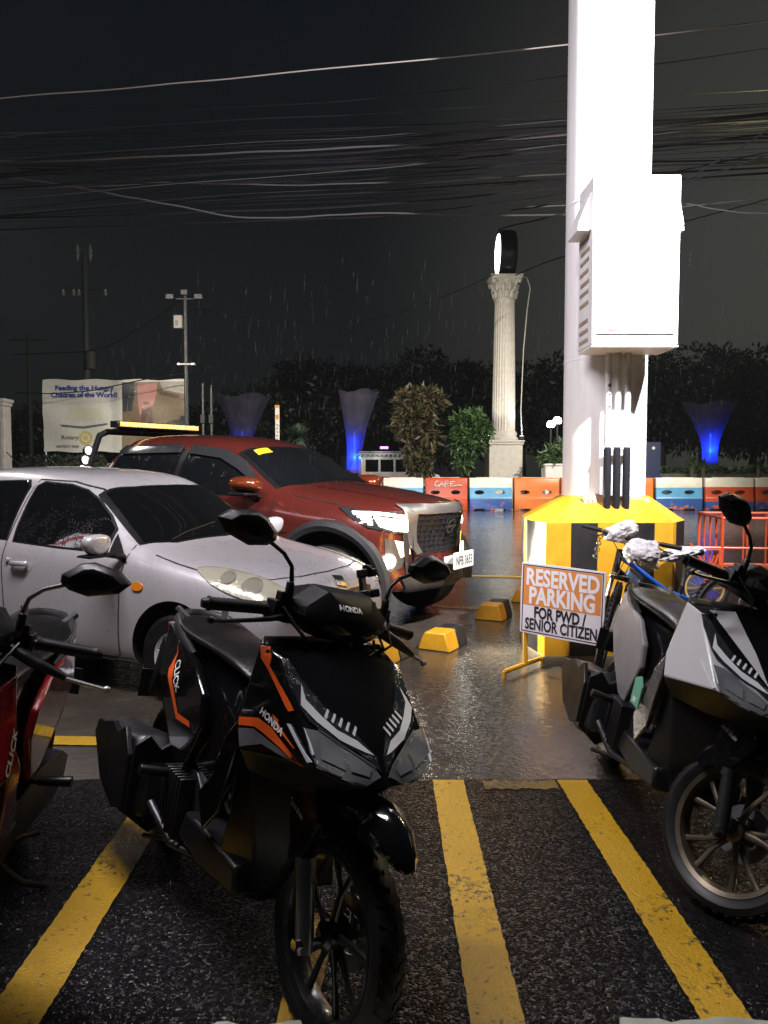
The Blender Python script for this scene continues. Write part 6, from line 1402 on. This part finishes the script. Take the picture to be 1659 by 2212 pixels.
# ------------------------------------------------------------------ jeepney behind the barriers
def jeepney():
    c = at(848, 1000, 34); root = thing('jeepney', 'white and red passenger jeepney seen from behind the leafy shrub', 'jeepney', (c.x, 34, 0), R(8))
    wb = mat('jeep_white', (.55, .56, .58), .3, coat=.6, dirt=.1); b = MB()
    b.prism([(-1.5, .45), (1.9, .45), (2.0, .95), (1.95, 1.15), (1.45, 1.25), (1.1, 1.95), (-1.5, 2.0)], -.85, .85); b.build('body', wb, root, bev=.05)
    b = MB(); b.box((-.35, 0, 2.05), (2.5, 1.8, .10)); b.tube([(-1.6, -.85, 2.14), (.85, -.85, 2.14)], .03, 6)
    for k in range(12): b.box((-1.5+.2*k, -.92, 2.0), (.12, .03, .12))
    b.build('roof', mat('jeep_roof', (.32, .36, .42), .4), root, bev=.02)
    b = MB()
    for x0, x1 in ((-1.3, -.75), (-.65, -.1), (0, .45)): b.box(((x0+x1)/2, -.86, 1.55), (x1-x0, .02, .52))
    b.prism([(.58, 1.28), (1.26, 1.28), (1.0, 1.82), (.58, 1.82)], -.872, -.852); b.build('window', GLASSB, root)
    b = MB(); b.box((-.1, -.862, 1.0), (2.7, .02, .16)); b.build('stripe', mat('jeep_red', (.45, .05, .03), .35), root)
    b = MB(); b.box((-.2, -.863, .75), (2.2, .02, .14)); b.build('stripe', mat('jeep_blue', (.05, .15, .35), .35), root)
    for x in (-1.0, 1.35): 
        b = MB(); b.lathe([(.2, -.1), (.32, -.1), (.35, -.05), (.35, .05), (.32, .1), (.2, .1)], (x, -.78, .35), n=24, close=True); b.build('wheel', RUBBER, root)
    for z, m_ in ((1.05, emission('tail_red', (1, .06, .03), 5)), (.82, emission('tail_amber', (1, .62, .10), 24))):
        b = MB(); b.lathe([(0, -.02), (.09, -.02), (.09, .02), (0, .02)], (-1.48, -.9, z), 'y', 14); b.build('tail_lamp', m_, root)
    l = point('tail_glow', (-1.5, -1.15, .85), 8, (1, .55, .12), .06); l.parent = root
    b = MB(); b.box((-.5, -.88, 2.32), (.34, .04, .10)); b.build('roof_lamp', emission('purple_lamp', (.7, .05, 1), 4), root)
jeepney()

# ------------------------------------------------------------------ overhead cables
CABM = mat('cable_black', (.004, .004, .005), .36, spec=.35); CABG = mat('cable_grey', (.035, .032, .03), .4)
def cable(pts, Y, r, m, label, sag=0.0, slant=0.0, ext=.4):
    P = [(px, py) for px, py in pts]
    (x0, y0), (x1, y1) = P[0], P[1]; P = [(x0-(x1-x0)*ext, y0-(y1-y0)*ext)]+P; (x0, y0), (x1, y1) = P[-2], P[-1]; P.append((x1+(x1-x0)*ext, y1+(y1-y0)*ext))
    W3 = [at(px, py, Y+slant*(px-830)/830) for px, py in P]; out = []
    for i in range(len(W3)-1):
        p0, p1, p2, p3 = W3[max(0, i-1)], W3[i], W3[i+1], W3[min(len(W3)-1, i+2)]
        for k in range(10):
            t = k/10; out.append(.5*((2*p1)+(p2-p0)*t+(2*p0-5*p1+4*p2-p3)*t*t+(3*p1-p0-3*p2+p3)*t**3))
    out.append(W3[-1]); c0_ = out[0].copy(); q = random.Random(int(pts[0][1]*7+r*1e5))
    ph = q.uniform(0, 6); out = [p+Vector((0, 0, .004*math.sin(i*.7+ph))) for i, p in enumerate(out)]
    b = MB(); b.tube([p-c0_ for p in out], r, 6); o = b.build('overhead_cable', m); o.location = c0_
    return tag(o, label, 'cable', 'overhead cables across the night sky')
cable([(0, 212), (310, 187), (615, 158), (1230, 97), (1659, 46)], 8.5, .0075, mat('cable_pale', (.20, .175, .16), .4), 'topmost pale cable crossing the whole sky')
cable([(0, 250), (144, 237), (417, 236), (823, 211), (1230, 163), (1659, 105)], 10, .006, CABM, 'thin second cable from the top')
cable([(0, 300), (149, 295), (496, 285), (823, 273), (1230, 258), (1659, 228)], 10.5, .009, CABM, 'third cable from the top, nearly level')
cable([(0, 352), (198, 345), (496, 331), (744, 320), (1230, 292), (1659, 250)], 9.5, .012, CABG, 'pale taut cable above the thick bundle')
cable([(90, 366), (213, 371), (397, 394), (595, 393), (823, 385), (1230, 340), (1659, 290)], 9.5, .010, CABM, 'cable dipping left and rising to the right')
cable([(0, 410), (198, 403), (382, 395), (620, 400), (823, 394), (1230, 375), (1659, 352)], 9.8, .009, CABG, 'pale cable in the middle of the sky')
cable([(0, 380), (150, 402), (268, 424), (357, 440), (526, 470), (700, 466), (823, 461), (1230, 464), (1659, 430)], 9.0, .009, CABG, 'pale cable sagging lowest left of the pillar')
cable([(0, 496), (228, 489), (496, 479), (823, 466), (1060, 440), (1230, 415), (1659, 330)], 10, .009, CABM, 'lowest dark cable rising toward the right')
cable([(1180, 470), (1440, 405), (1530, 360), (1659, 282)], 8.0, .009, CABM, 'drop cable fanning up from the cabinet, steepest')
cable([(1200, 440), (1440, 402), (1540, 375), (1659, 335)], 8.0, .008, CABM, 'drop cable fanning up from the cabinet, middle')
cable([(1200, 445), (1460, 440), (1560, 455), (1659, 463)], 8.4, .007, CABG, 'pale cable below the fan at the right edge')
q = random.Random(4)
for i in range(46):
    yl = q.uniform(285, 500) if i % 3 else q.uniform(325, 420); yr = yl*.55+q.uniform(0, 165)+ (0 if i % 2 else 20); sg = q.uniform(-6, 22)
    ym = (yl*.5+yr*.5)+sg; Y = q.uniform(8.5, 12.5)
    cable([(-40, yl), (420, yl+(ym-yl)*.62+sg*.3), (830, ym), (1250, ym+(yr-ym)*.55), (1700, yr)], Y, q.choice((.003, .004, .005, .006, .012)), CABM if i % 11 else CABG, 'thin sagging cable in the tangled overhead bundle', ext=.2)
for pts, Y, lab in (([(1060, 596), (980, 632), (830, 685), (700, 697), (560, 690), (430, 668)], 29, 'cable sagging from the column to the floodlight mast'), ([(395, 645), (330, 690), (240, 745), (170, 760), (40, 765)], 31, 'cable dropping left from the floodlight mast'),
                    ([(1120, 592), (1200, 560), (1400, 500), (1700, 420)], 30, 'cable rising right from the column top'), ([(40, 848), (110, 850), (200, 843), (300, 822), (420, 800)], 29, 'cable looping across the billboard')):
    cable(pts, Y, .022, CABM, lab, ext=.02)
# lamp off the right edge that catches the cables
point('street_light_right', (8.6, 11.0, 6.8), 450, (1, .80, .42), .25)
point('cable_glint_right', (6.4, 9.6, 5.6), 330, (1, .80, .40), .2)  # unseen lamp added to put glints on the right cables
point('cable_glint_left', (-6.9, 9.8, 5.4), 140, (1, .95, .88), .2)  # added close to the left cables for their glints, source unseen
# unseen spots added beyond the frame to brighten the road and barriers
for x, pw in ((-11.5, 9000), (11.5, 12500)):
    spot('road_fill_spot', (x, 16.5, 8.5), (x*.22, 24.5, .2), pw, (1, .91, .76), 95, .7, .3)
# ------------------------------------------------------------------ rain: falling drops
q = random.Random(99); b = MB()
for i in range(3000):
    Y = 5.0+8*q.random(); X = q.uniform(-.40, .44)*Y; Z = q.uniform(.1, 2.9); l = q.uniform(.03, .075); r = q.uniform(.0002, .0004)
    d = Vector((.06, .0, 1)).normalized()*l; p = Vector((X, Y, Z)); vs = [p-d]+[p+Vector((r*math.cos(a), r*math.sin(a), 0)) for a in (0, 2.09, 4.19)]+[p+d]
    b.add(vs, [(0, 2, 1), (0, 3, 2), (0, 1, 3), (4, 1, 2), (4, 2, 3), (4, 3, 1)])
tag(b.build('rain', mat('rain_drop', (.07, .072, .075), .15, spec=.8), smooth=False), kind='stuff')
# ------------------------------------------------------------------ wet night air
m, nt, p = new_mat('night_haze'); nt.nodes.remove(p)
v = node(nt, 'ShaderNodeVolumePrincipled'); v.inputs['Color'].default_value = (.80, .92, 1.0, 1); v.inputs['Density'].default_value = .00045; v.inputs['Anisotropy'].default_value = .35
out = [x for x in nt.nodes if x.type == 'OUTPUT_MATERIAL'][0]; nt.links.new(v.outputs[0], out.inputs['Volume'])
hz = MB().box((0, 75, 6), (330, 220, 14)).build('haze', m, smooth=False)
tag(hz, kind='stuff')

# ------------------------------------------------------------------ lit shop canopy to the left of the bays (the photo shows it mirrored in the silver car)
root = thing('shop_canopy', 'red and white striped shop canopy mirrored in the side window of the silver car', 'canopy', (-7.9, 3.6, 0))
b = MB(); b.box((0, -.9, 4.5), (5.2, 2.0, .85))
for x in (-2.3, 2.3): b.box((x, -1.6, 2.05), (.25, .25, 4.1))
b.build('frame', mat('shop_wall', (.25, .25, .25), .7), root)
for z, nm, col, es in ((4.76, 'white_stripe', (.95, .95, 1), 5), (4.52, 'red_stripe', (.8, .03, .06), 4), (4.28, 'white_stripe', (.95, .95, 1), 5)):
    b = MB(); b.box((0, .13, z), (5.2, .06, .235)); b.build(nm, emission('backlit_'+nm, col, es), root)
